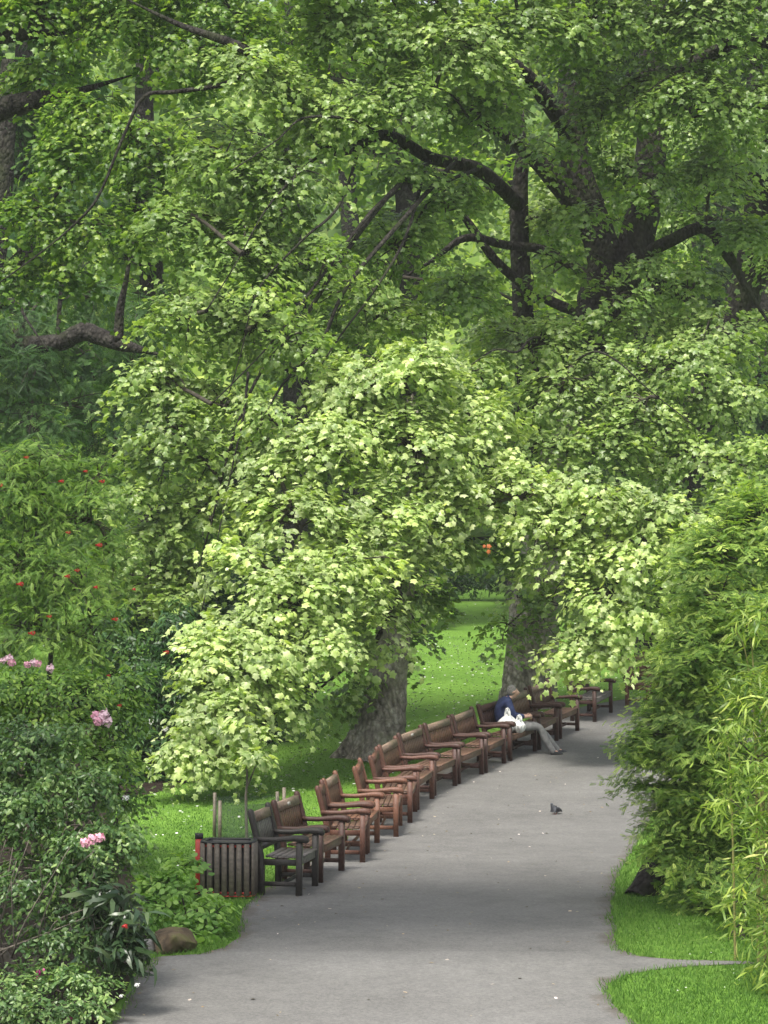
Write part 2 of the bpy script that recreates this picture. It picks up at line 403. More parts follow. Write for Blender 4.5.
class Tree:
    def __init__(s, name, base, label, cat='tree', group=None):
        s.root = empty(name, base, 0, label, cat, group); s.skel = []; s.fo = Foliage(); s.loc = np.array(base, float)
        s.tr = MB(); s.bark = M['bark']
    def stem(s, pts, rad, sides=12, jit=.05, n=6, flare=False):
        p, r = catmull(pts, rad, n)
        V, Q = tube(p, r, sides, jit); s.tr.add(V - s.loc, Q); s.skel.append(p)
    def limb(s, pts, rad, mat, sides=9, n=6, name='limb'):
        pts = [np.asarray(q, float) for q in pts]; e = pts[-1] - pts[-2]; e = e / np.linalg.norm(e); pts.append(pts[-1] + e * 1.1 + np.array([0, 0, .1])); rad = list(rad) + [.012]
        p, r = catmull(pts, rad, n); mb = MB(); mb.tube(p - s.loc, r, sides, True, .05); mb.build(name, mat, s.root, True); s.skel.append(p)
    def lobe(s, c, r, limbr=.05, **kw):
        c = np.asarray(c, float)
        pts = np.concatenate(s.skel)
        dist = np.linalg.norm(pts - c, axis=1) + np.maximum(0, pts[:, 2] - c[2]) * .3
        a = pts[np.argmin(dist)]
        end = c + (c - a) / (np.linalg.norm(c - a) + 1e-6) * np.asarray(r).min() * .35
        ln = np.linalg.norm(end - a)
        mid = .5 * (a + end) + np.array([0, 0, .12 * ln]) + rng.normal(0, .06 * ln, 3)
        p, rr = catmull([a, mid, end], [limbr, limbr * .75, limbr * .3], 7)
        V, Q = tube(p, rr, 6, .05); s.fo.tubes(V, Q); s.skel.append(p[4:])
        grow_lobe(s.fo, c, r, p, **kw)
    def done(s, mats, twig=None, trunk='trunk', crown='crown'):
        s.tr.build(trunk, s.bark, s.root, True)
        return s.fo.build(crown, mats, s.root, twig or M['twig'])

def L(u, v, d, ru, rv, rd=None):
    """lobe from its centre as seen and its half sizes"""
    k = d / F
    return P(u, v, d), np.array([ru * k, rd if rd else .8 * min(ru, rv) * k + .25, rv * k])

# ------------------------------------------------------------------ setting: ground, path, grass
def ground_mat():
    m, nt, out = newmat('mown_lawn'); Lk = nt.links.new
    tc = N(nt, 'ShaderNodeTexCoord')
    n1 = N(nt, 'ShaderNodeTexNoise', Scale=.35, Detail=5.0); n2 = N(nt, 'ShaderNodeTexNoise', Scale=14.0, Detail=6.0)
    for n in (n1, n2): Lk(tc.outputs['Object'], n.inputs['Vector'])
    r1 = ramp(nt, [(.35, (.085, .18, .024)), (.65, (.135, .26, .04))], n1.outputs['Fac'])
    r2 = ramp(nt, [(.3, (.6, .62, .5)), (.7, (1.2, 1.15, 1.1))], n2.outputs['Fac'])
    mx = N(nt, 'ShaderNodeMix', data_type='RGBA', blend_type='MULTIPLY'); mx.inputs[0].default_value = 1
    Lk(r1.outputs[0], mx.inputs[6]); Lk(r2.outputs[0], mx.inputs[7])
    p = N(nt, 'ShaderNodeBsdfPrincipled', Roughness=.85); p.inputs['Specular IOR Level'].default_value = .15
    Lk(mx.outputs[2], p.inputs['Base Color'])
    b = N(nt, 'ShaderNodeBump', Strength=.6, Distance=.03); Lk(n2.outputs['Fac'], b.inputs['Height']); Lk(b.outputs[0], p.inputs['Normal'])
    Lk(p.outputs[0], out.inputs[0]); return m

def asphalt_mat(name, base):
    m, nt, out = newmat(name); Lk = nt.links.new
    tc = N(nt, 'ShaderNodeTexCoord')
    fine = N(nt, 'ShaderNodeTexNoise', Scale=90.0, Detail=4.0, Roughness=.8); big = N(nt, 'ShaderNodeTexNoise', Scale=.7, Detail=6.0, Roughness=.6); mid = N(nt, 'ShaderNodeTexNoise', Scale=5.0, Detail=6.0)
    for n in (fine, big, mid): Lk(tc.outputs['Object'], n.inputs['Vector'])
    c = [tuple(x * k for x in base) for k in (.84, 1.0, 1.14)]
    r = ramp(nt, [(.3, c[0]), (.5, c[1]), (.7, c[2])], big.outputs['Fac'])
    rf = ramp(nt, [(.3, (.6, .6, .6)), (.5, (1, 1, 1)), (.7, (1.4, 1.4, 1.38))], fine.outputs['Fac'])
    rm = ramp(nt, [(.3, (.9, .9, .9)), (.7, (1.08, 1.08, 1.07))], mid.outputs['Fac'])
    mx = N(nt, 'ShaderNodeMix', data_type='RGBA', blend_type='MULTIPLY'); mx.inputs[0].default_value = .8
    Lk(r.outputs[0], mx.inputs[6]); Lk(rf.outputs[0], mx.inputs[7])
    m2 = N(nt, 'ShaderNodeMix', data_type='RGBA', blend_type='MULTIPLY'); m2.inputs[0].default_value = 1
    Lk(mx.outputs[2], m2.inputs[6]); Lk(rm.outputs[0], m2.inputs[7])
    p = N(nt, 'ShaderNodeBsdfPrincipled', Roughness=.85); p.inputs['Specular IOR Level'].default_value = .25
    ea = N(nt, 'ShaderNodeAttribute', attribute_name='edge'); n4 = N(nt, 'ShaderNodeTexNoise', Scale=2.6, Detail=7.0, Roughness=.65); Lk(tc.outputs['Object'], n4.inputs['Vector'])
    m4 = N(nt, 'ShaderNodeMapRange'); m4.inputs[1].default_value = 0; m4.inputs[2].default_value = .3; m4.inputs[3].default_value = .42; m4.inputs[4].default_value = 0; Lk(ea.outputs['Fac'], m4.inputs[0])
    a4 = N(nt, 'ShaderNodeMath', operation='ADD'); Lk(m4.outputs[0], a4.inputs[0]); Lk(n4.outputs['Fac'], a4.inputs[1])
    r4 = ramp(nt, [(.68, (0, 0, 0)), (.92, (.6, .6, .6))], a4.outputs[0])
    md = N(nt, 'ShaderNodeMix', data_type='RGBA'); Lk(r4.outputs[0], md.inputs[0]); Lk(m2.outputs[2], md.inputs[6]); md.inputs[7].default_value = (.075, .058, .042, 1)
    n5 = N(nt, 'ShaderNodeTexNoise', Scale=28.0, Detail=3.0); Lk(tc.outputs['Object'], n5.inputs['Vector'])
    r5 = ramp(nt, [(.35, (.86, .86, .86)), (.65, (1.12, 1.12, 1.12))], n5.outputs['Fac'])
    mf = N(nt, 'ShaderNodeMix', data_type='RGBA', blend_type='MULTIPLY'); mf.inputs[0].default_value = 1; Lk(md.outputs[2], mf.inputs[6]); Lk(r5.outputs[0], mf.inputs[7])
    Lk(mf.outputs[2], p.inputs['Base Color'])
    b = N(nt, 'ShaderNodeBump', Strength=.5, Distance=.006); Lk(fine.outputs['Fac'], b.inputs['Height']); Lk(b.outputs[0], p.inputs['Normal'])
    Lk(p.outputs[0], out.inputs[0]); return m

GM = ground_mat()
yg = np.concatenate([np.array([-60, -30, 0, 10]), np.arange(15, 60, .1), np.arange(60, 130, 1.5), np.arange(130, 241, 5)])
xg = np.array([-150, -100, -70, -40, -15, -5, 0, 5, 15, 40, 70, 100, 150], float)
XX, YY = np.meshgrid(xg, yg)
gv = np.stack([XX, YY, gz(YY)], -1).reshape(-1, 3)
a_, b_ = len(yg), len(xg)
ii = (np.arange(a_ - 1)[:, None] * b_ + np.arange(b_ - 1)[None]).ravel()
tag(mesh_obj('lawn_ground', gv, np.stack([ii, ii + 1, ii + b_ + 1, ii + b_], -1), GM, smooth=True), 'green mown lawn beside and beyond the tarmac path', 'lawn', kind='structure')

def edge(lst):
    p = np.array([G(u, v) for u, v in lst]); p = p[np.argsort(p[:, 1])]; return p[:, 1], p[:, 0]
LE = edge([(60, 1200), (112, 1024), (125, 1000), (140, 972), (151, 957), (200, 955), (224, 948), (236, 938), (241, 925), (241, 912), (246, 903), (254, 898), (272, 885), (296, 870), (322, 852), (345, 836), (362, 823), (385, 804), (410, 788), (440, 772), (470, 756), (500, 741), (530, 727), (560, 714), (590, 705), (640, 697), (760, 690)])
RE = edge([(760, 1200), (636, 1024), (615, 1005), (608, 992), (607, 984), (622, 976), (655, 970), (690, 966), (760, 965), (760, 962), (690, 961), (640, 957), (619, 950), (614, 925), (612, 900), (616, 880), (628, 858), (640, 836), (655, 812), (680, 785), (720, 755), (780, 728), (900, 706), (1200, 692)])
def xl(y): return np.interp(y, *LE)
def xr(y): return np.interp(y, *RE)
_pw = np.cumsum(rng.normal(0, .012, len(yg))); _pw -= np.convolve(_pw, np.ones(25) / 25, mode='same')
yp = np.concatenate([[8, 12], np.arange(15, min(LE[0].max(), RE[0].max()), .1)])
def strip(name, y0, y1, fl, fr, dz, mat, nx=6):
    ys = np.concatenate([[y0], yp[(yp > y0 + .01) & (yp < y1 - .01)], [min(y1, yp[-1])]])
    t = np.array([0, .012, .03, .06, .11, .2, .35, .5, .65, .8, .89, .94, .97, .988, 1])[None]; nx = t.shape[1]
    a = (fl(ys) + np.interp(ys, yg, _pw))[:, None]; b = (fr(ys) - np.interp(ys, yg, _pw))[:, None]
    b = np.maximum(b, a + .05)
    X = a + (b - a) * t; Y = np.repeat(ys[:, None], nx, 1)
    V = np.stack([X, Y, gz(Y) + dz], -1).reshape(-1, 3)
    i = (np.arange(len(ys) - 1)[:, None] * nx + np.arange(nx - 1)[None]).ravel()
    ed_ = np.minimum(X - a, b - X).ravel()
    return tag(mesh_obj(name, V, np.stack([i, i + 1, i + nx + 1, i + nx], -1), mat, smooth=True, attrs={'edge': ('POINT', ed_)}), kind='structure')
ycross = G(400, 952)[1]
PM = asphalt_mat('asphalt', (.140, .137, .131)); PM2 = asphalt_mat('worn_asphalt', (.158, .155, .148))
tag(strip('path', ycross, 90, xl, xr, .006, PM), 'grey tarmac path running past the row of benches', 'path')
tag(strip('crossing_path', 8, ycross, xl, xr, .006, PM2), 'paler worn tarmac path crossing at the bottom of the photo', 'path')

# planting bed under the shrubs at the left
BE = edge([(60, 1400), (118, 1024), (140, 985), (150, 957), (152, 930), (142, 900), (128, 860), (112, 822), (118, 800), (170, 790), (200, 776), (215, 768), (205, 745), (190, 715), (150, 690), (-100, 640)])
def xbed(y): return np.interp(y, *BE, right=-99)
ys = yp[(yp > 16) & (yp < 50)]; t = np.linspace(0, 1, 8)[None]; b = np.minimum(xbed(ys), xl(ys) - .06)[:, None] - .02 * np.sin(ys * 5)[:, None]; a = np.full_like(b, -14)
X = a + (b - a) * t; Y = np.repeat(ys[:, None], 8, 1); V = np.stack([X, Y, gz(Y) + .004], -1).reshape(-1, 3); i_ = (np.arange(len(ys) - 1)[:, None] * 8 + np.arange(7)[None]).ravel()
SOIL = noise_mat('dark_soil', (.012, .009, .007), (.035, .026, .019), 12, .95, .8, 8, .1, bdist=.03)
tag(mesh_obj('planting_bed', V, np.stack([i_, i_ + 1, i_ + 9, i_ + 8], -1), SOIL), 'dark soil bed under the shrubs at the left', 'flower bed', kind='structure')
# grass blades
def in_path(x, y, m=0.):
    return (x > xl(y) - m) & (x < xr(y) + m) & (y < yp[-1])
gm, gnt, gout = newmat('grass_blade')
_a = N(gnt, 'ShaderNodeAttribute', attribute_name='rnd')
_r = ramp(gnt, [(0, (.05, .13, .018)), (.55, (.11, .235, .034)), (1, (.20, .33, .07))], _a.outputs['Fac'])
_p = N(gnt, 'ShaderNodeBsdfPrincipled', Roughness=.6); _p.inputs['Specular IOR Level'].default_value = .2
_t = N(gnt, 'ShaderNodeBsdfTranslucent'); _m = N(gnt, 'ShaderNodeMixShader', Fac=.3)
gnt.links.new(_r.outputs[0], _p.inputs['Base Color']); gnt.links.new(_r.outputs[0], _t.inputs['Color'])
gnt.links.new(_p.outputs[0], _m.inputs[1]); gnt.links.new(_t.outputs[0], _m.inputs[2]); gnt.links.new(_m.outputs[0], gout.inputs[0])
M['grass'] = gm
def scatter_lawn(n, y0, y1, pw=1.6):
    y = y0 + (y1 - y0) * rng.random(n) ** pw
    x = rng.uniform(-1, 1, n) * (y * .165 + .4)
    k = ~in_path(x, y, -.03 - .05 * np.sin(y * 2.1 + x) * np.sin(y * .9) + rng.normal(0, .035, n))
    return x[k], y[k]
gx, gy = scatter_lawn(380000, 19.0, 60, 1.7); _k = (rng.random(len(gx)) < np.clip((47 - gy) / 16, 0, 1)) & (gx > xbed(gy) - .05); gx, gy = gx[_k], gy[_k]
n = len(gx); h = rng.uniform(.02, .055, n) * np.where(np.minimum(abs(gx - xl(gy)), abs(gx - xr(gy))) < .12, 1.5, 1)
ang = rng.uniform(0, 6.283, n); w = rng.uniform(.003, .007, n) * (1 + (gy - 19) * .015)
lean = rng.normal(0, .4, (n, 2)) * h[:, None]
b0 = np.stack([gx, gy, gz(gy) - .004], -1); dv = np.stack([np.cos(ang) * w, np.sin(ang) * w, np.zeros(n)], -1)
tipv = b0 + np.stack([lean[:, 0], lean[:, 1], h], -1)
GVt = np.stack([b0 - dv, b0 + dv, tipv], 1).reshape(-1, 3)
cl = np.sin(gx * 1.7 + 3 * np.sin(gy * .6)) * .12
tag(mesh_obj('grass', GVt, np.arange(3 * n).reshape(-1, 3), gm, attrs={'rnd': ('FACE', np.clip(rng.beta(2, 2, n) + cl, 0, 1))}), 'short mown grass growing on the lawn', 'grass', kind='stuff')

# daisies
M['white'] = plain('white_petal', (.78, .78, .74), .6, .2)
M['pinkpetal'] = plain('pink_petal', (.75, .36, .46), .55, .2)
M['palepink'] = plain('pale_pink_petal', (.80, .55, .62), .55, .2)
M['magenta'] = plain('magenta_petal', (.62, .06, .33), .55, .2)
M['redpetal'] = plain('red_petal', (.36, .022, .02), .5, .25)
dx, dy = [], []
for _ in range(150):
    cy_ = rng.uniform(28, 80); cx_ = rng.uniform(-.13, .08) * cy_; kk = rng.integers(20, 90)
    dx += list(rng.normal(cx_, 1.3, kk)); dy += list(rng.normal(cy_, 2.6, kk))
x_, y_ = scatter_lawn(1300, 20, 60, 1.2); dx = np.array(dx + list(x_)); dy = np.array(dy + list(y_))
k = ~in_path(dx, dy, .15) & (dx > xbed(dy)) & (dy > 19) & (dy < 85); dx, dy = dx[k], dy[k]; n = len(dx)
a6 = np.arange(6) * math.pi / 3; rr = rng.uniform(.015, .03, n) * np.clip(.3 + (dy - 20) / 28, .3, 1.0)
DV = np.stack([dx[:, None] + rr[:, None] * np.cos(a6), dy[:, None] + rr[:, None] * np.sin(a6), (gz(dy) + rng.uniform(.035, .06, n))[:, None] + rr[:, None] * np.sin(a6) * rng.normal(-.35, .3, n)[:, None]], -1)
st = np.arange(n)[:, None] * 6
tag(mesh_obj('daisies', DV.reshape(-1, 3), np.concatenate([st + np.array([0, 1, 2]), st + np.array([0, 2, 3]), st + np.array([0, 3, 4]), st + np.array([0, 4, 5])]), M['white']), 'white daisies speckling the lawn', 'flowers', kind='stuff')

# fallen petals and leaf bits on the path
n = 240
py_ = rng.uniform(19.5, 46, n); px_ = xl(py_) + (np.minimum(xr(py_), 6) - xl(py_)) * np.where(rng.random(n) < .5, rng.random(n), rng.random(n) ** 3)
fo = Foliage(); fo.leaves('broad', np.stack([px_, py_, gz(py_) + .014], -1), runit(n), np.tile([0, 0, 1.], (n, 1)) + rng.normal(0, .12, (n, 3)), rng.uniform(.02, .06, n), rng.random(n), rng.random(n))
pl = leaf_mat('fallen_petal_bits', [(0, (.10, .08, .05)), (.5, (.22, .17, .10)), (.8, (.40, .34, .26)), (1, (.7, .6, .58))], .7, .05, .2)
tag(fo.build('fallen_leaves', pl, None), 'small fallen leaves and petals strewn over the tarmac', 'fallen leaves', kind='stuff')

# ------------------------------------------------------------------ benches
def wood(name, c, rough=.55):
    return noise_mat(name, tuple(x * .6 for x in c), tuple(min(1, x * 1.25) for x in c), 14, rough, .12, 8, .35, (1, 5, 2), bdist=.002, scale2=1.6)
W = dict(black=wood('black_stained_wood', (.042, .037, .033)), greyseat=wood('weathered_grey_wood', (.15, .135, .122)),
         red=wood('red_brown_wood', (.12, .054, .037)), orange=wood('orange_brown_wood', (.17, .077, .047)), dark=wood('dark_brown_wood', (.065, .030, .023)),
         brown=wood('mid_brown_wood', (.135, .078, .052)), rail=wood('pale_weathered_rail', (.23, .165, .12)), tan=wood('tan_panel_wood', (.165, .08, .047)))
BRASS = plain('dull_plate', (.42, .40, .36), .35, .6)

def bench(nf, ff, frame, panel, rail, seat, label, plaque=False):
    A, B = G(*nf), G(*ff)
    d = B - A; ln = float(np.hypot(d[0], d[1])); Lb = float(np.clip(ln, .8, 1.45)) + .07
    yaw = math.atan2(d[1], d[0]); slope = (gz(A[1] + math.sin(yaw) * Lb) - A[2]) / Lb
    r = empty('park_bench', (A[0], A[1], A[2] + .004), yaw, label, 'bench', 'wooden benches along the path')
    r.rotation_euler = (0, -math.atan(slope), yaw)
    x0, x1 = -.035, Lb - .035
    for xa in (x0, x1 - .07):
        m = MB(); m.box((xa, -.035, -.03), (xa + .07, .035, .60), .008); m.build('leg', frame, r)
        ys = [.40, .405, .42, .47, .535, .57, .572]; zs = [-.06, .30, .46, .70, .885, .945, .95]
        top = [(.405 + 0, -.06), (.405, .30), (.42, .46), (.475, .70), (.53, .90), (.545, .945), (.565, .962)]
        bot = [(.475, -.06), (.475, .30), (.49, .46), (.545, .70), (.598, .90), (.603, .94), (.588, .962)]
        m = MB(); m.prism((top, bot), xa + .002, xa + .068); m.build('leg', frame, r)
        # arm: wavy profile with a rolled front
        yy = np.array([.53, .42, .30, .18, .06, -.03, -.085, -.105]); zt = np.array([.655, .648, .648, .662, .678, .68, .668, .64]); zb = np.array([.60, .598, .598, .606, .612, .605, .59, .602])
        m = MB(); m.prism((list(zip(yy, zt)), list(zip(yy, zb))), xa - .008, xa + .078); m.build('armrest', frame, r)
        m = MB(); m.box((xa + .015, .03, .335), (xa + .055, .41, .405)); m.build('side_rail', frame, r)
        m = MB(); m.box((xa + .02, .03, .10), (xa + .05, .41, .15)); m.build('stretcher', frame, r)
    a, b = x0 + .069, x1 - .069
    m = MB(); m.box((a, -.012, .335), (b, .018, .415)); m.build('seat_rail', seat, r)
    m = MB(); m.box((a - .02, .19, .105), (b + .02, .22, .145)); m.build('stretcher', frame, r)
    m = MB()
    for k in range(6):
        y0 = -.032 + k * .074; z0 = .423 - .012 * math.sin(math.pi * (k + .5) / 6)
        m.box((a - .03 if 0 < k < 5 else a, y0, z0), (b + .03 if 0 < k < 5 else b, y0 + .064, z0 + .022), .005)
    m.build('seat', seat, r)
    def bk(z): return .44 + (z - .46) * .235
    def slab(m, z0, z1, xa, xb, t, off=0):
        top = [(bk(z0) + off, z0), (bk(z1) + off, z1)]; bot = [(bk(z0) + off + t, z0), (bk(z1) + off + t, z1)]
        m.prism((top, bot), xa, xb)
    m = MB(); slab(m, .50, .56, a - .005, b + .005, .045); m.build('back_rail', frame, r)
    m = MB(); slab(m, .815, .915, a - .005, b + .005, .05, -.006); tr = m.build('top_rail', rail, r)
    m = MB(); ns = max(6, int((b - a) / .082)); wsl = (b - a) / ns
    for k in range(ns):
        slab(m, .555, .82, a + k * wsl + .004, a + (k + 1) * wsl - .004, .02, .012 + .001 * (k % 2))
    m.build('backrest', panel, r)
    if plaque:
        m = MB(); c = .5 * (a + b); slab(m, .845, .885, c - .06, c + .06, .005, -.0115); pq = m.build('plaque', BRASS, tr)
    return r, Lb, yaw

benches = [
 ((299, 896), (315, 886.4), 'black', 'greyseat', 'rail', 'greyseat', 'black stained bench with grey slats beside the litter bin', False),
 ((320, 883), (341.5, 871), 'dark', 'tan', 'rail', 'brown', 'dark framed brown bench with metal plaque, just behind the black bench', True),
 ((362.5, 862.6), (365.2, 855.5), 'red', 'red', 'red', 'brown', 'short red brown bench turned side on, just beyond the plaque bench', False),
 ((367, 853.3), (377, 843), 'orange', 'tan', 'rail', 'tan', 'orange brown bench tight behind the short red one', False),
 ((396, 837), (400, 826), 'orange', 'orange', 'orange', 'brown', 'bright orange brown bench seen end on with one tall post showing', False),
 ((410, 823), (415, 812), 'red', 'red', 'red', 'brown', 'red brown bench turned end on, directly in front of the tree trunk', False),
 ((417, 810), (432, 799), 'red', 'tan', 'rail', 'brown', 'bench with tan panelled back in front of the near tree trunk', False),
 ((434, 796), (455, 786), 'dark', 'brown', 'rail', 'brown', 'third empty bench before the seated person, plaque on its rail', True),
 ((458.6, 784), (481.7, 774.5), 'dark', 'tan', 'rail', 'brown', 'second empty bench before the seated person', False),
 ((485.6, 773), (504, 763.6), 'dark', 'tan', 'rail', 'brown', 'empty bench next to the seated person, on the near side', False),
 ((510, 761), (535, 751.6), 'dark', 'dark', 'dark', 'brown', 'dark brown bench on which the person sits with white bags', False),
 ((539, 750), (556.6, 741), 'dark', 'tan', 'rail', 'brown', 'bench just past the seated person, half hidden by pale leaves', False),
 ((560, 739), (577.4, 731), 'dark', 'brown', 'rail', 'brown', 'second bench past the seated person, its arm showing below the leaves', False),
 ((594.7, 722), (616.6, 709.5), 'dark', 'brown', 'rail', 'greyseat', 'bench with grey seat near the bend, below the pale bough', False),
 ((648, 707), (672, 698), 'orange', 'orange', 'orange', 'orange', 'orange bench at the bend, partly behind the conifer', False),
]
BR = []
for nf, ff, f, p, rl, s, lab, pq in benches:
    BR.append(bench(nf, ff, W[f], W[p], W[rl], W[s], lab, pq))
    print('bench', nf, 'd=%.2f len=%.2f yaw=%.1f' % (G(*nf)[1], BR[-1][1], math.degrees(BR[-1][2])))

# ------------------------------------------------------------------ litter bin, post, tree guard, rocks
SLAT = wood('grey_green_slat', (.15, .125, .10)); REDP = plain('red_paint', (.46, .035, .025), .45, .4); DK = plain('dark_metal', (.02, .02, .022), .5, .4)
def bin_():
    A = G(229, 897); r = empty('litter_bin', A, math.radians(-6), 'slatted wooden litter bin with red bands beside the black bench', 'litter bin')
    hw, hd, rc = .29, .17, .10
    def ring(n, ins=0):
        pts = []
        per = 2 * (2 * hw + 2 * hd) - 8 * rc + 2 * math.pi * rc
        for k in range(n):
            s_ = per * k / n; segs = [('l', (-hw + rc, -hd), (1, 0), 2 * (hw - rc)), ('a', (hw - rc, -hd + rc), -90, 0), ('l', (hw, -hd + rc), (0, 1), 2 * (hd - rc)), ('a', (hw - rc, hd - rc), 0, 0), ('l', (hw - rc, hd), (-1, 0), 2 * (hw - rc)), ('a', (-hw + rc, hd - rc), 90, 0), ('l', (-hw, hd - rc), (0, -1), 2 * (hd - rc)), ('a', (-hw + rc, -hd + rc), 180, 0)]
            for kind, c, q, ln in segs:
                if kind == 'a':
                    ln = math.pi * rc / 2
                    if s_ <= ln:
                        t = math.radians(q) + s_ / rc; pts.append((c[0] + (rc - ins) * math.cos(t), c[1] + (rc - ins) * math.sin(t), t)); break
                elif s_ <= ln:
                    t = math.atan2(-q[0], q[1]); pts.append((c[0] + q[0] * s_ - ins * math.cos(t), c[1] + q[1] * s_ - ins * math.sin(t), t)); break
                s_ -= ln
        return pts
    m = MB()
    for k, (x, y, t) in enumerate(ring(20)):
        c, s_ = math.cos(t), math.sin(t); w = .031; n0 = m.n
        prof = [(-w, 0), (-w, .016), (-w * .6, .028), (w * .6, .028), (w, .016), (w, 0)]
        V = [(x + c * b - s_ * a, y + s_ * b + c * a, z) for z in (.045, .625 + .006 * (k % 3 == 0)) for a, b in prof]
        m.add(V, [(i, (i + 1) % 6, 6 + (i + 1) % 6, 6 + i) for i in range(6)], [(6, 6 + i, 7 + i) for i in range(1, 5)] + [(0, i + 1, i) for i in range(1, 5)])
    m.build('slat_wall', SLAT, r)
    def hoop(z0, z1, o, i_, name, mat):
        m = MB(); P1 = ring(64, -o); P2 = ring(64, i_); n = 64
        V = [(x, y, z0) for x, y, _ in P1] + [(x, y, z1) for x, y, _ in P1] + [(x, y, z1) for x, y, _ in P2] + [(x, y, z0) for x, y, _ in P2]
        q = []
        for a in range(4):
            b = (a + 1) % 4
            q += [(a * n + k, a * n + (k + 1) % n, b * n + (k + 1) % n, b * n + k) for k in range(n)]
        m.add(V, q); return m.build(name, mat, r)
    hoop(.060, .082, -.004, .03, 'band', REDP); hoop(.585, .607, -.004, .03, 'band', REDP)
    hoop(.034, .043, .02, .06, 'base_rim', REDP); hoop(.632, .645, .024, .045, 'top_rim', DK)
    hoop(.05, .63, -.034, .05, 'liner', DK)
    m = MB()
    for sx in (-1, 1):
        for sy in (-1, 1): m.box((sx * .2 - .02, sy * .16 - .02, -.01), (sx * .2 + .02, sy * .16 + .02, .04))
    m.build('foot', DK, r)
bin_()
def post():
    A = G(199, 896); A = P(199, 895, A[1] + .1); A[2] = gz(A[1])
    r = empty('red_post', A, .1, 'short red square post with a black cap beside the litter bin', 'post')
    m = MB(); m.box((-.042, -.042, -.05), (.042, .042, .64), .006); m.build('shaft', REDP, r)
    m = MB(); m.box((-.046, -.046, .6405), (.046, .046, .70), .008); m.build('cap', DK, r)
post()

def guard():
    y0 = 32.4; c = P(249, 838, y0); c[2] = gz(y0)
    r = empty('tree_guard', c, .15, 'low green mesh tree guard with pale stakes on the lawn', 'tree guard')
    m0, nt, out = newmat('green_netting'); tr = N(nt, 'ShaderNodeBsdfTransparent'); p = N(nt, 'ShaderNodeBsdfPrincipled', Roughness=.7)
    p.inputs['Base Color'].default_value = (.035, .06, .045, 1)
    tc = N(nt, 'ShaderNodeTexCoord'); ck = N(nt, 'ShaderNodeTexNoise', Scale=20.0); nt.links.new(tc.outputs['Object'], ck.inputs['Vector'])
    mr = N(nt, 'ShaderNodeMapRange'); mr.inputs[3].default_value = .22; mr.inputs[4].default_value = .5; nt.links.new(ck.outputs['Fac'], mr.inputs[0])
    ms = N(nt, 'ShaderNodeMixShader'); nt.links.new(mr.outputs[0], ms.inputs[0]); nt.links.new(tr.outputs[0], ms.inputs[1]); nt.links.new(p.outputs[0], ms.inputs[2]); nt.links.new(ms.outputs[0], out.inputs[0])
    w = .42; V = []; q = []
    cs = [(-w, -w), (w, -w), (w, w), (-w, w)]
    for i in range(4):
        a, b = np.array(cs[i]), np.array(cs[(i + 1) % 4]); n0 = len(V)
        for t in np.linspace(0, 1, 9):
            pt = a + (b - a) * t; sag = .02 * math.sin(t * math.pi * 3 + i)
            V += [(pt[0], pt[1], .0), (pt[0] * 1.01, pt[1] * 1.01, .58 - abs(sag))]
        q += [(n0 + 2 * k, n0 + 2 * k + 2, n0 + 2 * k + 3, n0 + 2 * k + 1) for k in range(8)]
    mesh_obj('netting', V, np.array(q), m0, r)
    st = wood('pale_stake', (.19, .16, .12))
    for k, (x, y) in enumerate(cs):
        m = MB(); m.tube([(x * 1.03, y * 1.03, -.05), (x * 1.02, y * 1.02, .62 if k != 1 else .78)], [.026, .024], 8); m.build('stake', st, r)
guard()

ROCK = noise_mat('mossy_stone', (.035, .03, .022), (.12, .09, .06), 6, .95, 1., 10, .1, c3=(.10, .115, .035), bdist=.04, scale2=3)
ROCK2 = noise_mat('grey_stone', (.14, .14, .135), (.24, .23, .22), 9, .85, .4, 8, .2)
def rock(u, v, size, label, mat, seed):
    A = G(u, v); r0 = np.random.default_rng(seed)
    bm = bmesh.new(); bmesh.ops.create_icosphere(bm, subdivisions=4, radius=1)
    cuts = [(norm(r0.normal(size=3)), r0.uniform(.55, .85)) for _ in range(14)]
    for vv in bm.verts:
        p = np.array(vv.co)
        for nn, dd in cuts:
            h = p.dot(nn) - dd
            if h > 0: p = p - nn * h * .96
        p = p * (1 + .04 * math.sin(p[0] * 9 + p[2] * 7 + seed) + .03 * math.sin(p[1] * 15 + p[0] * 6) + r0.normal(0, .008))
        vv.co = Vector(p * np.array(size))
    me = bpy.data.meshes.new('rock'); bm.to_mesh(me); bm.free(); me.polygons.foreach_set('use_smooth', np.ones(len(me.polygons), bool))
    me.materials.append(mat); o = link(bpy.data.objects.new('rock', me)); o.location = (A[0], A[1], A[2] + size[2] * .45)
    return tag(o, label, 'rock')
rock(171, 951, (.26, .25, .19), 'brown mossy rock at the edge of the bed by the path', ROCK, 4)
rock(146, 951, (.1, .1, .085), 'small grey stone next to the mossy rock', ROCK2, 9)

# ------------------------------------------------------------------ person on the bench, bags, pigeon
def skin(name, nodes, edges, mat, parent, lev=2, root=0):
    me = bpy.data.meshes.new(name); me.from_pydata([n[0] for n in nodes], edges, []); me.update()
    o = link(bpy.data.objects.new(name, me), parent)
    o.modifiers.new('skin', 'SKIN'); sv = me.skin_vertices[0].data
    for i, n in enumerate(nodes):
        r = n[1]; sv[i].radius = (r, r) if not isinstance(r, tuple) else r
        sv[i].use_root = (i == root)
    sb = o.modifiers.new('sub', 'SUBSURF'); sb.levels = lev; sb.render_levels = lev
    dg = bpy.context.evaluated_depsgraph_get(); ev = o.evaluated_get(dg)
    m2 = bpy.data.meshes.new_from_object(ev, depsgraph=dg); o.modifiers.clear(); o.data = m2; m2.name = name
    m2.polygons.foreach_set('use_smooth', np.ones(len(m2.polygons), bool)); m2.materials.clear(); m2.materials.append(mat)
    return o
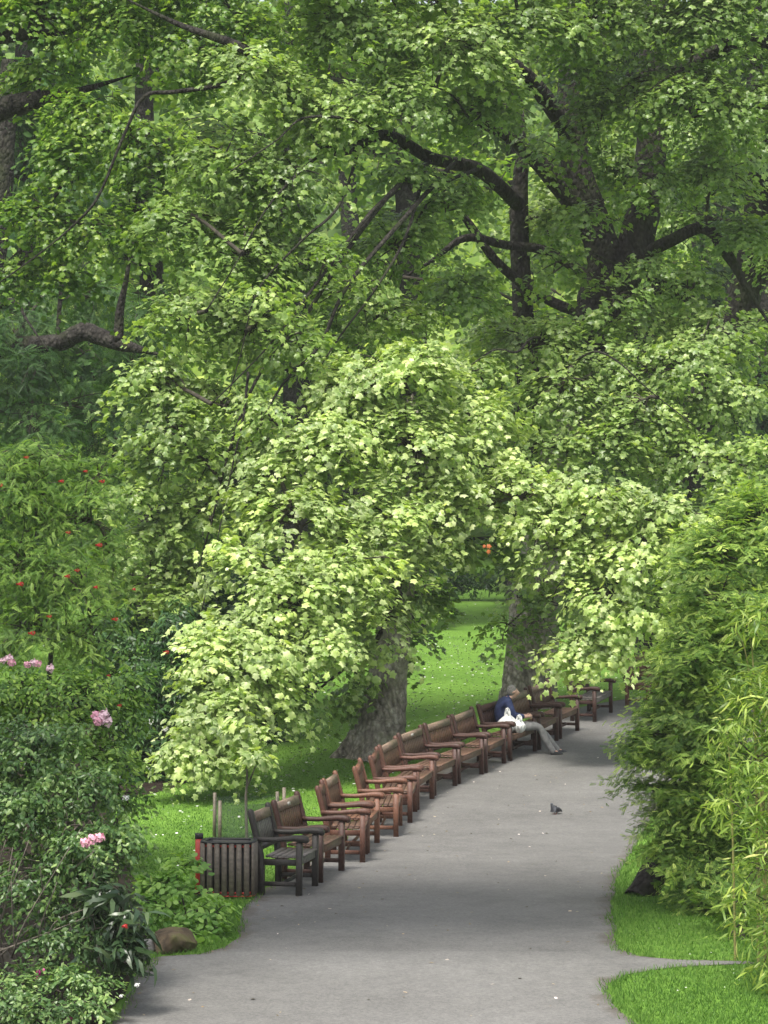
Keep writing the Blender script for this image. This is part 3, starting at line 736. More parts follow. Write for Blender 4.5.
SKIN = plain('skin', (.58, .36, .28), .5, .4); HAIR = noise_mat('grey_hair', (.10, .095, .09), (.30, .29, .28), 40, .7, .5)
NAVY = noise_mat('navy_cloth', (.014, .022, .065), (.04, .055, .14), 22, .85, .4, bdist=.008); GREYT = noise_mat('grey_trousers', (.15, .15, .155), (.26, .255, .25), 14, .85, .4, bdist=.008)
SHOE = plain('black_shoe', (.02, .02, .022), .45, .5); BAG = noise_mat('white_carrier_bag', (.55, .55, .54), (.82, .82, .82), 9, .4, .7, bdist=.02)
def person():
    br, Lb, yaw = BR[10]; A = np.array(br.location)
    X = np.array([math.cos(yaw), math.sin(yaw), 0]); Y = np.array([-math.sin(yaw), math.cos(yaw), 0])
    r = empty('person', A + X * .60 + Y * .30, yaw + .62, 'person with grey hair in a navy jacket and grey trousers, sitting on a bench', 'person')
    o = lambda x, y, z: (x, y - .30, z)
    hip = o(0, .31, .535); S = 1
    nd = [(hip, .115), (o(0, .355, .66), .115), (o(0, .37, .80), .125), (o(0, .33, .94), .105), (o(0, .255, 1.02), .052), (o(.0, .20, 1.05), .056), (o(0, .155, 1.095), .080), (o(0, .18, 1.155), .088), (o(0, .185, 1.205), .062), (o(0, .062, 1.10), .016)]
    ed = [(0, 1), (1, 2), (2, 3), (3, 4), (4, 5), (5, 6), (6, 7), (7, 8), (6, 9)]
    def add(par, *ns):
        for p, rd in ns:
            nd.append((p, rd)); ed.append((par, len(nd) - 1)); par = len(nd) - 1
        return par
    for sx in (-1, 1):
        a = add(3, (o(sx * .175, .315, .955), .06), (o(sx * .235, .235, .735), .045), (o(sx * .15, .0, .70), .032), (o(sx * .10, -.055, .70), .026))
        
        pm = add(a, (o(sx * .075, -.09, .695), .024))
        for f in range(4):
            ox = .018 * (f - 1.5); le = (.9, 1.05, 1., .8)[f]
            add(pm, (o(sx * .055 - ox * .3, -.115 - .02 * le, .70 + ox), .0105), (o(sx * .02 - ox * .3, -.135 - .02 * le, .685 + ox), .009), (o(sx * -.008 * le, -.12 - .02 * le, .67 + ox), .008))
        add(pm, (o(sx * .075, -.10, .735), .011), (o(sx * .045, -.12, .745), .009))
        k = add(0, (o(sx * .095, .27, .52), .085), (o(sx * (.13 if sx > 0 else .10), -.27, .525), .058), (o(sx * .12, -.43 - .06 * sx, .29), .05), (o(sx * .12, -.56 - .07 * sx, .095), .036), (o(sx * .13, -.68 - .07 * sx, .05), .036))
        add(7, (o(sx * .088, .19, 1.12), .014))
    skin('body', nd, ed, SKIN, r, 2)
    J = [(o(0, .32, .50), .135), (o(0, .375, .66), .142), (o(0, .40, .80), .155), (o(0, .345, .935), .138), (o(0, .275, 1.005), .085), (o(0, .225, 1.04), .066)]
    je = [(0, 1), (1, 2), (2, 3), (3, 4), (4, 5)]
    for sx in (-1, 1):
        b = len(J); J += [(o(sx * .18, .318, .955), .08), (o(sx * .24, .235, .735), .064), (o(sx * .16, .02, .705), .046)]; je += [(3, b), (b, b + 1), (b + 1, b + 2)]
    jk = skin('jacket', J, je, NAVY, r, 2)
    T = [(o(0, .32, .535), .13)]; te = []
    for sx in (-1, 1):
        b = len(T); T += [(o(sx * .1, .25, .525), .098), (o(sx * .115, -.02, .525), .082), (o(sx * (.13 if sx > 0 else .10), -.275, .525), .07), (o(sx * .12, -.43 - .06 * sx, .29), .064), (o(sx * .12, -.565 - .07 * sx, .10), .062), (o(sx * .125, -.60 - .07 * sx, .065), .060)]
        te += [(0, b), (b, b + 1), (b + 1, b + 2), (b + 2, b + 3), (b + 3, b + 4), (b + 4, b + 5)]
    skin('trousers', T, te, GREYT, r, 2)
    for sx in (-1, 1):
        y = -.56 - .07 * sx
        skin('shoe', [(o(sx * .12, y + .045, .055), .048), (o(sx * .125, y - .04, .055), .05), (o(sx * .13, y - .13, .045), .043), (o(sx * .135, y - .20, .04), .03)], [(0, 1), (1, 2), (2, 3)], SHOE, r, 2)
    skin('hair', [(o(0, .235, 1.055), .06), (o(0, .225, 1.12), .096), (o(0, .205, 1.18), .102), (o(0, .145, 1.222), .074)], [(0, 1), (1, 2), (2, 3)], HAIR, r, 2)
    eye = plain('dark_eye', (.02, .015, .012), .2, .6)
    for sx in (-1, 1):
        skin('eye', [(o(sx * .032, .083, 1.128), .009), (o(sx * .034, .077, 1.128), .007)], [(0, 1)], eye, r, 1)
    # carrier bags on the seat
    for bx, by, bh, lab in ((.24, .14, .42, 'white plastic carrier bag with handles up, on the bench against the person'), (.36, -.03, .30, 'small white bag at the front of the seat by the person')):
        g = empty('carrier_bag', A + X * bx + Y * by + np.array([0, 0, .447]), yaw + .2, lab, 'bag')
        bm = bmesh.new(); bmesh.ops.create_icosphere(bm, subdivisions=4, radius=1); r0 = np.random.default_rng(int(bh * 100)); ph = r0.uniform(0, 6, 6)
        for vv in bm.verts:
            x, y, z = vv.co; q = .5 * (z + 1); w = (.125 + .04 * math.sin(q * 3)) * (1 if q < .6 else 1 - 1.35 * (q - .6))
            cr = 1 + .16 * math.sin(5 * math.atan2(y, x) + ph[0] + 3 * q) * (.3 + q) + .09 * math.sin(9 * math.atan2(y, x) + ph[1] - 5 * q)
            f = math.sqrt(max(0, 1 - z * z)) ** .55 / max(1e-3, math.hypot(x, y))
            vv.co = (x * f * w * cr * bh / .36, y * f * w * .75 * cr * bh / .36, q * bh * .8)
        me = bpy.data.meshes.new('sack'); bm.to_mesh(me); bm.free(); me.polygons.foreach_set('use_smooth', np.ones(len(me.polygons), bool)); me.materials.append(BAG); link(bpy.data.objects.new('sack', me), g)
        for sx in (-1, 1):
            m = MB(); p_, r_ = catmull([(sx * .05, -.03, bh * .70), (sx * .075, -.02, bh * .92), (sx * .055, .01, bh * 1.02), (sx * .03, .03, bh * .9), (sx * .03, .04, bh * .7)], [.02, .014, .012, .014, .02], 5); m.tube(p_, r_, 7); m.build('handle', BAG, g, True)
person()

def pigeon():
    A = G(555.5, 814.5); r = empty('pigeon', A + np.array([0, 0, .006]), math.radians(228), 'grey pigeon standing on the tarmac path', 'pigeon')
    PB = noise_mat('pigeon_grey', (.045, .047, .055), (.11, .115, .125), 30, .6, .2); PD = plain('pigeon_dark', (.03, .03, .036), .5, .4); PL = plain('pigeon_leg', (.35, .09, .07), .5, .3)
    zz = -.03
    nd = [((0, 0, .115), .062), ((.06, 0, .13), .056), ((.095, 0, .165), .034), ((.105, 0, .205), .026), ((.112, 0, .228), .025), ((.145, 0, .222), .007), ((-.07, 0, .095), .042), ((-.13, 0, .075), (.028, .014)), ((-.19, 0, .06), (.03, .008))]
    nd = [((x, y, z + zz), q) for (x, y, z), q in nd]
    skin('body', nd, [(0, 1), (1, 2), (2, 3), (3, 4), (4, 5), (0, 6), (6, 7), (7, 8)], PB, r, 2)
    for sy in (-1, 1):
        skin('wing', [((.05, sy * .052, .105), (.012, .03)), ((-.02, sy * .058, .095), (.012, .038)), ((-.10, sy * .038, .07), (.01, .026)), ((-.165, sy * .018, .045), (.006, .012))], [(0, 1), (1, 2), (2, 3)], PD, r, 2)
        m = MB(); m.tube([(.01, sy * .025, .05), (.0, sy * .026, .03), (.012, sy * .026, .004)], [.009, .005, .005], 6)
        for a in (-.5, 0, .5): m.tube([(.012, sy * .026, .005), (.012 + .035 * math.cos(a), sy * .026 + .035 * math.sin(a), .003)], [.004, .003], 5)
        m.build('leg', PL, r)
    r.scale = (.82,) * 3
pigeon()

# ------------------------------------------------------------------ trees
def ground_at(u, d):
    p = P(u, 500, d); p[2] = gz(d); return p

# the pale variegated sycamore by the benches
DV_ = 41.9
tv = Tree('variegated_sycamore', ground_at(376, DV_), 'pale variegated sycamore with bright cream green drooping boughs behind the benches', 'tree')
tv.stem([P(376, 764, DV_), P(377, 750, DV_), P(381, 728, DV_), P(385, 705, DV_), P(389, 675, DV_), P(395, 630, DV_), P(402, 570, DV_), P(414, 510, DV_), P(420, 450, DV_), P(410, 395, DV_)], [.74, .58, .46, .40, .34, .30, .27, .22, .15, .06], 20, .05)
for k in range(6):   # root flare
    a = k * 1.05 + .3; c = ground_at(376, DV_)
    tv.stem([c + np.array([math.cos(a) * .22, math.sin(a) * .22, .5]), c + np.array([math.cos(a) * .5, math.sin(a) * .5, .13]), c + np.array([math.cos(a) * .82, math.sin(a) * .82, -.06])], [.2, .17, .07], 8, .05)
tv.limb([P(395, 630, DV_), P(360, 570, 41.0), P(310, 560, 39.8), P(265, 620, 38.6)], [.17, .13, .10, .05], M['bark'])
tv.limb([P(402, 570, DV_), P(450, 520, 41.8), P(530, 490, 41.5), P(620, 500, 41.0)], [.17, .13, .10, .05], M['bark'])
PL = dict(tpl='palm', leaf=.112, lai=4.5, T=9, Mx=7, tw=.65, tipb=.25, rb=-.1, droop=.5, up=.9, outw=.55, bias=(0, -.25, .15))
for a, mi in [((395, 385, 41, 75, 48), 0), ((345, 400, 40.8, 45, 40), 0), ((325, 455, 40.4, 75, 45), 0), ((415, 450, 40.8, 72, 50), 0), ((470, 425, 42, 50, 40), 0), ((295, 520, 39.6, 62, 38), 0), ((385, 520, 40, 70, 42), 0),
          ((345, 580, 39, 78, 38), 0), ((285, 600, 38.6, 62, 40), 0), ((395, 590, 40, 42, 36), 0), ((255, 655, 38, 62, 42), 0), ((318, 640, 38.6, 56, 32), 0), ((268, 705, 38, 44, 30), 0), ((226, 715, 37.4, 38, 36), 0), ((208, 742, 37.2, 28, 24), 0), ((242, 746, 37.2, 34, 20), 0), ((268, 480, 40.2, 34, 30), 0), ((245, 505, 40.1, 28, 20), 0),
          ((470, 515, 41.4, 52, 32), 0), ((520, 500, 41.2, 55, 34), 0), ((590, 505, 40.8, 62, 34), 0), ((655, 520, 40.5, 50, 30), 0), ((570, 555, 41, 58, 32), 0), ((635, 560, 40.6, 52, 34), 0), ((606, 605, 40.6, 46, 32), 0), ((572, 658, 40.6, 26, 32), 0), ((604, 645, 40.6, 40, 30), 0), ((640, 615, 40.6, 36, 34), 0), ((690, 530, 40.6, 34, 22), 0), ((500, 465, 42, 45, 28), 0), ((216, 685, 37.6, 30, 34), 0), ((192, 752, 36.8, 24, 18), 0), ((202, 722, 37.0, 26, 22), 0), ((178, 756, 36.7, 13, 9), 0), ((212, 760, 36.8, 28, 15), 0), ((212, 668, 37.8, 30, 30), 0), ((222, 640, 38.4, 36, 30), 0), ((385, 625, 39.8, 36, 24), 0), ((440, 490, 40.9, 46, 30), 0), ((545, 530, 40.9, 44, 30), 0), ((430, 545, 40.9, 40, 26), 0), ((680, 560, 40.4, 30, 26), 0), ((240, 560, 39.2, 36, 26), 0), ((372, 650, 40.2, 32, 20), 0), ((350, 665, 39.8, 22, 16), 0)]:
    c, r = L(*a); tv.lobe(c, r, .045, **{**PL, 'lai': 7 if a[0] < 260 and a[1] > 620 else PL['lai']})
for a in [((440, 548, 42, 38, 26)), ((425, 600, 42, 20, 26)), ((410, 640, 42.4, 18, 22)), ((355, 690, 41.6, 24, 20)), ((512, 560, 42.6, 24, 20)), ((305, 700, 39.5, 18, 14))]:
    c, r = L(*a); tv.lobe(c, r, .03, **{**PL, 'lai': 4.6, 'mi': 1, 'leaf': .125})
tv.done([M['pale'], M['mid']])

wl = Foliage(); wl.leaves('palm', np.array([P(487, 546, 39.6), P(489, 550, 39.6), P(485, 545, 39.6)]), runit(3), np.array([[0, -1, .4], [.2, -1, .2], [-.3, -1, .5]]), np.array([.085, .075, .06]), np.array([.5, .7, .3]), np.array([.5, .5, .5]))
wl.build('withered_leaf', leaf_mat('withered_orange_leaf', [(0, (.35, .09, .03)), (1, (.48, .15, .04))], .6, .2, .3), tv.root)
# the big sycamore with several stems behind it
DB = 48.6
tb = Tree('old_sycamore', ground_at(528, DB), 'big dark stemmed sycamore with forked trunk behind the seated person', 'tree')
tb.stem([P(526, 716, DB), P(528, 700, DB), P(531, 660, DB), P(535, 610, DB), P(545, 550, DB), P(562, 460, DB), P(583, 380, DB), P(592, 345, DB)], [.74, .58, .52, .49, .46, .45, .45, .42], 18, .05)
tb.limb([P(575, 410, DB), P(590, 350, DB), P(601, 300, DB), P(606, 262, DB), P(592, 215, DB), P(575, 160, DB), P(571, 100, DB), P(574, 40, DB), P(590, -60, DB)], [.44, .46, .45, .36, .31, .29, .26, .22, .16], M['barkdarkshade'], 14)  # fork coloured darker than the trunk to stand in for shade
tb.limb([P(598, 330, DB), P(610, 298, DB), P(630, 262, DB), P(645, 205, DB), P(652, 140, DB), P(650, 70, DB), P(665, -40, DB)], [.36, .38, .36, .34, .30, .26, .18], M['barkdarkshade'], 14)
tb.limb([P(590, 225, DB), P(552, 178, DB - .4), P(520, 145, DB - .8), P(500, 132, DB - 1)], [.24, .20, .15, .10], M['barkdarkshade'])
tb.limb([P(540, 520, DB), P(528, 380, DB + .3), P(522, 290, DB + .3), P(519, 215, DB + .3), P(521, 170, DB + .2)], [.26, .24, .20, .19, .15], M['barkdarkshade'])
tb.limb([P(519, 205, DB), P(478, 170, DB - 1.5), P(430, 158, DB - 3), P(384, 135, DB - 4), P(330, 150, DB - 5), P(285, 85, DB - 5.5), P(245, 50, DB - 6), P(180, 25, DB - 6)], [.15, .14, .12, .11, .10, .11, .10, .05], M['barkdarkshade'])
for pts, r0 in [([(430, 158, 45.6), (395, 190, 43), (350, 250, 41.6), (300, 318, 41.2), (262, 372, 41), (235, 440, 41), (208, 520, 41)], .085), ([(452, 163, 45.9), (405, 215, 42.6), (352, 285, 41.4), (318, 345, 41), (280, 385, 40.9), (250, 450, 40.8)], .075),
               ([(400, 190, 43.4), (365, 215, 42), (320, 280, 41.2), (285, 330, 41), (250, 362, 40.9)], .06), ([(365, 142, 44), (338, 205, 41.8), (300, 240, 41.2), (262, 290, 41), (240, 352, 41)], .05), ([(432, 158, 45.6), (405, 235, 42.7), (372, 290, 41.5), (345, 335, 41.1), (300, 395, 40.8)], .05),
               ([(330, 150, 43.6), (300, 172, 41.8), (262, 210, 41.2), (240, 262, 41)], .045), ([(262, 62, 42.8), (222, 84, 42.4), (178, 92, 42.2), (142, 97, 42), (122, 135, 41.9), (103, 195, 41.9), (75, 222, 41.9), (42, 250, 41.9)], .075), ([(384, 135, 44.6), (350, 120, 42.2), (305, 118, 41.6), (280, 140, 41.4)], .06), ([(250, 372, 41), (245, 420, 40.8), (228, 468, 40.7), (215, 560, 40.6)], .04),
               ([(583, 380, 48), (548, 345, 46.4), (533, 338, 45.6), (520, 352, 44.6), (490, 350, 44.2), (462, 372, 44)], .06), ([(575, 400, 48), (566, 372, 46),  (590, 352, 44.6), (622, 362, 44.4), (650, 392, 44.2)], .05), ([(478, 170, 46), (440, 185, 44.4), (415, 225, 44), (395, 275, 43.8)], .06), ([(500, 135, 46.5), (470, 120, 44.4), (445, 92, 43.8), (410, 80, 43.4)], .05)]:
    tb.limb([P(q[0] + 4 * math.sin(i_ * 2.1 + r0 * 90), q[1], q[2] + .25) for i_, q in enumerate(pts)], [.68 * r0 * (1 - .7 * k / (len(pts) - 1)) for k in range(len(pts))], M['barkdarkshade'], 7)
tb.limb([P(600, 285, DB), P(548, 252, DB), P(505, 245, DB - .6), P(465, 238, DB - 1), P(430, 262, DB - 1.4)], [.11, .1, .09, .08, .04], M['barkdarkshade'])
tb.limb([P(598, 320, DB), P(545, 298, DB), P(500, 265, DB - .4), P(470, 225, DB - .7), P(455, 205, DB - 1)], [.11, .1, .09, .08, .04], M['barkdarkshade'])
tb.limb([P(630, 262, DB), P(672, 240, DB - .5), P(705, 228, DB - .7), P(728, 255, DB - .8), P(748, 290, DB - .9)], [.14, .13, .12, .11, .06], M['barkdarkshade'])
tb.limb([P(620, 300, DB), P(660, 290, DB - .5), P(692, 300, DB - .7), P(668, 285, DB - 1), P(640, 275, DB - 1.2)], [.11, .10, .09, .07, .04], M['barkdarkshade'])
tb.limb([P(650, 90, DB), P(700, 60, DB - 1), P(745, 40, DB - 1.6), P(790, 50, DB - 2)], [.2, .16, .13, .08], M['barkdarkshade'])
tb.limb([P(575, 140, DB), P(530, 80, DB - 1), P(480, 40, DB - 2), P(430, -10, DB - 3)], [.2, .16, .13, .08], M['barkdarkshade'])
ML = dict(tpl='palm', leaf=.112, lai=4.9, T=9, Mx=7, tw=.75, droop=.55, up=.9, outw=.5, bias=(0, -.25, .15))
for a in [(440, 50, 44, 80, 45), (355, 35, 43.5, 75, 45), (530, 35, 45, 70, 40), (615, 25, 46, 60, 35), (700, 35, 46, 70, 40), (690, 105, 46, 80, 36), (620, 100, 47, 34, 28), (480, 108, 45, 62, 34), (400, 105, 43.5, 62, 36), (330, 120, 43, 60, 40),
          (250, 85, 42.6, 62, 40), (285, 190, 42.6, 60, 45), (220, 165, 42.5, 60, 45), (180, 235, 42.5, 45, 40), (240, 260, 42.4, 62, 42), (300, 270, 43, 50, 36), (185, 320, 42.2, 50, 42), (255, 335, 42.4, 45, 34), (160, 395, 42, 40, 40), (215, 405, 42.2, 50, 36), (165, 465, 42, 40, 36), (200, 515, 42, 40, 34), (160, 540, 42, 36, 34), (150, 590, 41.8, 34, 30), (190, 585, 41.9, 32, 30),
          (395, 250, 44.5, 50, 40), (445, 205, 45, 38, 28), (390, 320, 44, 50, 30), (460, 295, 46, 44, 30), (540, 345, 46.5, 60, 28), (610, 375, 46, 66, 28), (560, 400, 45.5, 55, 28), (680, 370, 46, 50, 30), (640, 420, 45.5, 62, 30), (715, 340, 47, 50, 36), (730, 410, 46.5, 48, 34), (690, 460, 45.5, 52, 30), (600, 450, 45, 55, 26), (745, 470, 45, 36, 36), (545, 450, 45, 45, 24), (720, 180, 47, 48, 36), (740, 240, 48, 36, 30), (690, 290, 47.5, 34, 22), (545, 225, 49.6, 40, 40), (500, 340, 48, 40, 30), (640, 330, 47.5, 40, 22), (620, 180, 49.8, 40, 50), (480, 380, 44.5, 44, 24), (760, 110, 46, 40, 40), (60, -10, 46, 60, 30), (400, -20, 44, 70, 40), (500, -25, 45, 60, 40), (600, -25, 46, 60, 40), (700, -20, 46, 60, 40), (780, -10, 46, 50, 40), (320, -15, 43, 60, 35)]:
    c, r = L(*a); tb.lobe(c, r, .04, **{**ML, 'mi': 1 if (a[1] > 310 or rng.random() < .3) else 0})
for a in [(505, 635, 47.6, 16, 34), (560, 610, 47.4, 28, 36), (520, 600, 47.4, 24, 20)]:
    c, r = L(*a); tb.lobe(c, r, .02, **{**ML, 'lai': 3.2})
for a in [(575, 75, 46.5, 36, 36), (655, 85, 46.5, 40, 30), (600, 345, 46.5, 44, 24), (585, 215, 47, 24, 36), (640, 270, 47, 30, 22), (560, 270, 47, 34, 22), (410, 185, 44, 44, 24), (350, 300, 42.4, 40, 40), (270, 420, 42, 36, 36), (310, 350, 42.2, 36, 34), (225, 460, 41.8, 36, 40), (590, 130, 46.6, 36, 40), (645, 180, 46.6, 34, 40), (615, 300, 46.5, 34, 26), (555, 160, 46.8, 30, 30), (585, 395, 46.3, 40, 24), (260, 300, 40.7, 40, 24), (300, 345, 40.6, 30, 22), (330, 265, 41, 30, 22), (265, 410, 40.4, 30, 24), (140, 500, 41.5, 30, 40), (180, 430, 41.5, 40, 40), (140, 380, 41.8, 30, 30), (170, 610, 41.3, 36, 26), (135, 560, 41.5, 26, 30)]:
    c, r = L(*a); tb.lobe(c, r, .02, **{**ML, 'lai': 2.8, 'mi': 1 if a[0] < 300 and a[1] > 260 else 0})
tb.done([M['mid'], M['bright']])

# dark stemmed tree at the right edge
D3 = 52.5
t3 = Tree('dark_sycamore', ground_at(652, D3), 'dark trunked tree leaning out of the right edge of the photo', 'tree'); t3.bark = M['barkdarkshade']
t3.stem([P(650, 700, D3), P(653, 650, D3), P(660, 580, D3), P(680, 480, D3), P(708, 390, D3), P(735, 320, D3), P(755, 250, D3), P(765, 160, D3), P(790, 20, D3)], [.5, .42, .40, .38, .38, .38, .38, .34, .25], 14, .05)
for a in [(740, 60, 51, 60, 50), (790, 140, 51, 60, 50), (800, 250, 51, 50, 50), (700, 150, 53.5, 50, 50), (790, 340, 51, 50, 40), (690, 560, 51.5, 50, 40), (730, 520, 51, 50, 40), (660, 500, 52, 40, 30), (700, 620, 51.5, 40, 36), (680, 230, 54, 40, 40)]:
    c, r = L(*a); t3.lobe(c, r, .04, **{**ML, 'lai': 4})
t3.done([M['mid']])

# the plane tree at the upper left
D4 = 46
t4 = Tree('plane_tree', ground_at(-190, D4), 'yellow green plane tree reaching in at the upper left with a dark bough', 'tree'); t4.bark = M['barkdarkshade']
t4.stem([P(-190, 740, D4), P(-185, 600, D4), P(-175, 400, D4), P(-150, 250, D4), P(-130, 120, D4), P(-110, 0, D4), P(-90, -120, D4)], [.6, .5, .45, .4, .36, .3, .2], 14, .05)
t4.limb([P(-150, 200, D4), P(-60, 140, D4 - .5), P(0, 110, D4 - 1), P(30, 101, D4 - 1.2), P(75, 92, D4 - 1.3)], [.3, .26, .22, .19, .08], M['barkdarkshade'])
t4.limb([P(-120, 80, D4), P(-40, 45, D4 - .5), P(20, 35, D4 - 1), P(60, 33, D4 - 1.2)], [.2, .16, .12, .05], M['barkdarkshade'])
LL = dict(tpl='palm', leaf=.112, lai=4.8, T=9, Mx=7, tw=.75, droop=.55, up=.9, outw=.5, bias=(0, -.2, .1))
for a in [(30, -20, 45, 70, 36), (130, -15, 44, 60, 30), (215, 0, 44, 50, 30), (240, 30, 44, 44, 30), (40, 20, 44.6, 70, 40), (120, 30, 44.2, 60, 40), (190, 60, 43.8, 50, 36), (40, 75, 45.4, 40, 30), (90, 125, 44, 50, 36), (70, 170, 43.8, 50, 36), (150, 150, 43.6, 44, 40), (35, 225, 43.6, 44, 34), (100, 235, 43.5, 40, 32), (140, 210, 43.5, 30, 40), (20, 280, 43.8, 40, 22), (70, 275, 43.8, 40, 16)]:
    c, r = L(*a); t4.lobe(c, r, .035, **LL)
t4.done([M['left']])

# darker chestnut at the left with a heavy crooked bough
D5 = 56
t5 = Tree('horse_chestnut', ground_at(-60, D5), 'dark blue green tree at the left with a heavy crooked bough', 'tree'); t5.bark = M['barkdarkshade']
t5.stem([P(-60, 690, D5), P(-55, 560, D5), P(-40, 430, D5), P(-20, 330, D5), P(0, 200, D5), P(10, 60, D5)], [.6, .5, .45, .4, .3, .2], 12, .05)
t5.limb([P(-35, 400, D5), P(0, 352, D5 - 1), P(45, 344, D5 - 2), P(62, 342, D5 - 2.2), P(82, 332, D5 - 2.4), P(100, 337, D5 - 2.6), P(122, 345, D5 - 2.8)], [.26, .24, .2, .2, .22, .2, .16], M['barkdarkshade'])
t5.limb([P(118, 342, D5 - 2.8), P(120, 310, D5 - 2.8), P(126, 280, D5 - 2.9)], [.13, .1, .06], M['barkdarkshade'], name='limb')
t5.limb([P(58, 340, D5 - 2.2), P(60, 300, D5 - 2.2), P(66, 240, D5 - 2.2)], [.06, .05, .03], M['barkdarkshade'])
t5.limb([P(-20, 330, D5 - 1), P(5, 302, D5 - 1.6), P(18, 305, D5 - 2), P(27, 320, D5 - 2.2)], [.06, .06, .05, .03], M['barkdarkshade'])
DL = dict(tpl='frond', leaf=.26, lai=3.4, larea=.2, Mx=6, tw=.8, droop=1.0, up=.7, outw=.55)
for a in [(30, 380, 54, 45, 40), (20, 330, 55, 40, 36), (40, 430, 53.6, 50, 34), (100, 420, 55, 45, 40), (95, 300, 55, 40, 26), (130, 370, 57, 40, 40), (60, 290, 56, 50, 30), (10, 410, 54, 40, 30), (-20, 360, 54, 40, 40), (110, 465, 55, 45, 30), (140, 320, 57, 40, 40), (150, 440, 56, 40, 40), (60, 470, 54.6, 50, 30)]:
    c, r = L(*a); t5.lobe(c, r, .05, **DL)
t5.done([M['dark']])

# trees behind, across the lawn
far = [(30, 66, 110, 250, 'dark', 'dark tree standing behind the crooked bough at the left'), (150, 74, 110, 300, 'far', 'bright tree beyond the lawn behind the cascading bough'), (290, 80, 110, 320, 'far', 'tree beyond the lawn behind the pale sycamore top'),
       (410, 72, 100, 280, 'far', 'yellow green tree beyond the lawn left of the forked trunk'), (520, 84, 100, 320, 'far', 'light green tree beyond the lawn behind the thin upright stem'), (640, 76, 100, 300, 'far', 'pale green tree glimpsed between the forked trunk and the leaning tree'), (760, 82, 110, 320, 'dark', 'dark tree beyond the lawn at the right edge'), (80, 92, 120, 300, 'far', 'distant tree above the red flowered shrub'), (350, 95, 110, 320, 'far', 'distant tree at the top centre of the photo'), (590, 97, 110, 320, 'far', 'distant tree behind the forked trunk'), (700, 95, 110, 320, 'far', 'distant light tree behind the leaning trunk')]
for u, d, ru, rv, mt, lab in far:
    t = Tree('woodland_tree', ground_at(u, d), lab, 'tree', 'trees across the lawn'); t.bark = M['barkdarkshade']
    k = d / F; vb = YH + (HC - gz(d)) / k
    top = -150; 
    t.stem([P(u, vb + 6, d), P(u + 5, vb * .66 + top * .34, d), P(u - 6, vb * .33 + top * .67, d), P(u + 4, top + 20, d)], [.5, .42, .3, .12], 10, .05)
    rj = np.random.default_rng(int(u * 7 + d))
    nl = 20
    for j in range(nl):
        fy = (j + .5) / nl
        v_ = top + 30 + (vb - 45 - top) * fy; wd = ru * (.55 + .6 * math.sin(math.pi * min(1, .2 + fy * .75)))
        c = P(u + rj.uniform(-.75, .75) * wd, v_, d + rj.uniform(-2.5, 2)); r = np.array([rj.uniform(38, 62) * k, 1.6, rj.uniform(28, 44) * k])
        t.lobe(c, r, .06, tpl='palmlo', leaf=.22, lai=3.4, T=6, Mx=6, tw=.9, droop=.5, up=.7, outw=.6, shootr=.03, back=.6)
    t.done([M[mt]])

# shrubs along the far edge of the lawn
for k, u in enumerate(range(90, 760, 52)):
    d = 88 + 3 * math.sin(k * 2.3); c0 = ground_at(u + 12 * math.sin(k * 1.7), d)
    lab = ('rounded rhododendron at the far lawn edge, seen between the two sycamore trunks' if 455 < u < 510 else 'dark rhododendron along the far edge of the lawn')
    t = Tree('rhododendron', c0, lab, 'shrub', 'shrubs along the far lawn edge')
    t.stem([c0 + np.array([0, 0, -.1]), c0 + np.array([.1, 0, .5]), c0 + np.array([.0, 0, 1.0])], [.1, .08, .05], 6)
    for (a, b, cc, rr) in [(0, -.1, .75, .95), (-.7, .1, .8, .7), (.75, .0, .7, .7), (.1, .3, 1.35, .7)]:
        t.lobe(c0 + np.array([a, b, cc]), (rr, rr * .8, rr * .75), .03, tpl='long', leaf=.2, lai=3.4, T=6, Mx=6, tw=.4, droop=.3, up=.6, outw=.8, larea=.14)
    t.done([M['holly']], trunk='stem', crown='foliage')

# ------------------------------------------------------------------ shrubs at the left
def flower_mesh(name, mat, n, R, ps, tpl='broad', seed=1):
    r0 = np.random.default_rng(seed)
    d = norm(r0.normal(size=(n, 3)) + np.array([0, -.5, .4])); pos = d * np.array([R, R, R * .8]) * r0.uniform(.6, 1, (n, 1))
    V, Fc, lc, nt = stamp(tpl, pos, r0.normal(size=(n, 3)) + d * .3, norm(d + r0.normal(0, .3, (n, 3))), r0.uniform(.7, 1.2, n) * ps)
    o = mesh_obj(name, V, Fc, mat); me = o.data; bpy.data.objects.remove(o); return me
FM = dict(red=flower_mesh('red_flower', M['redpetal'], 16, .055, .04), pink=flower_mesh('pink_flower', M['pinkpetal'], 42, .085, .06, seed=2), pale=flower_mesh('pale_flower', M['palepink'], 40, .085, .06, seed=3), white=flower_mesh('white_flower', M['white'], 30, .07, .05, seed=4), magenta=flower_mesh('magenta_flower', M['magenta'], 24, .045, .045, seed=5))
def flowers(root, kind, lst, s=1.):
    for u, v, d in lst:
        o = link(bpy.data.objects.new('flower', FM[kind]), root)
        o.location = Vector(P(u, v, d) - np.array(root.location)); o.rotation_euler = (0, 0, random.uniform(-.5, .5)); o.scale = (s * random.uniform(.8, 1.25),) * 3

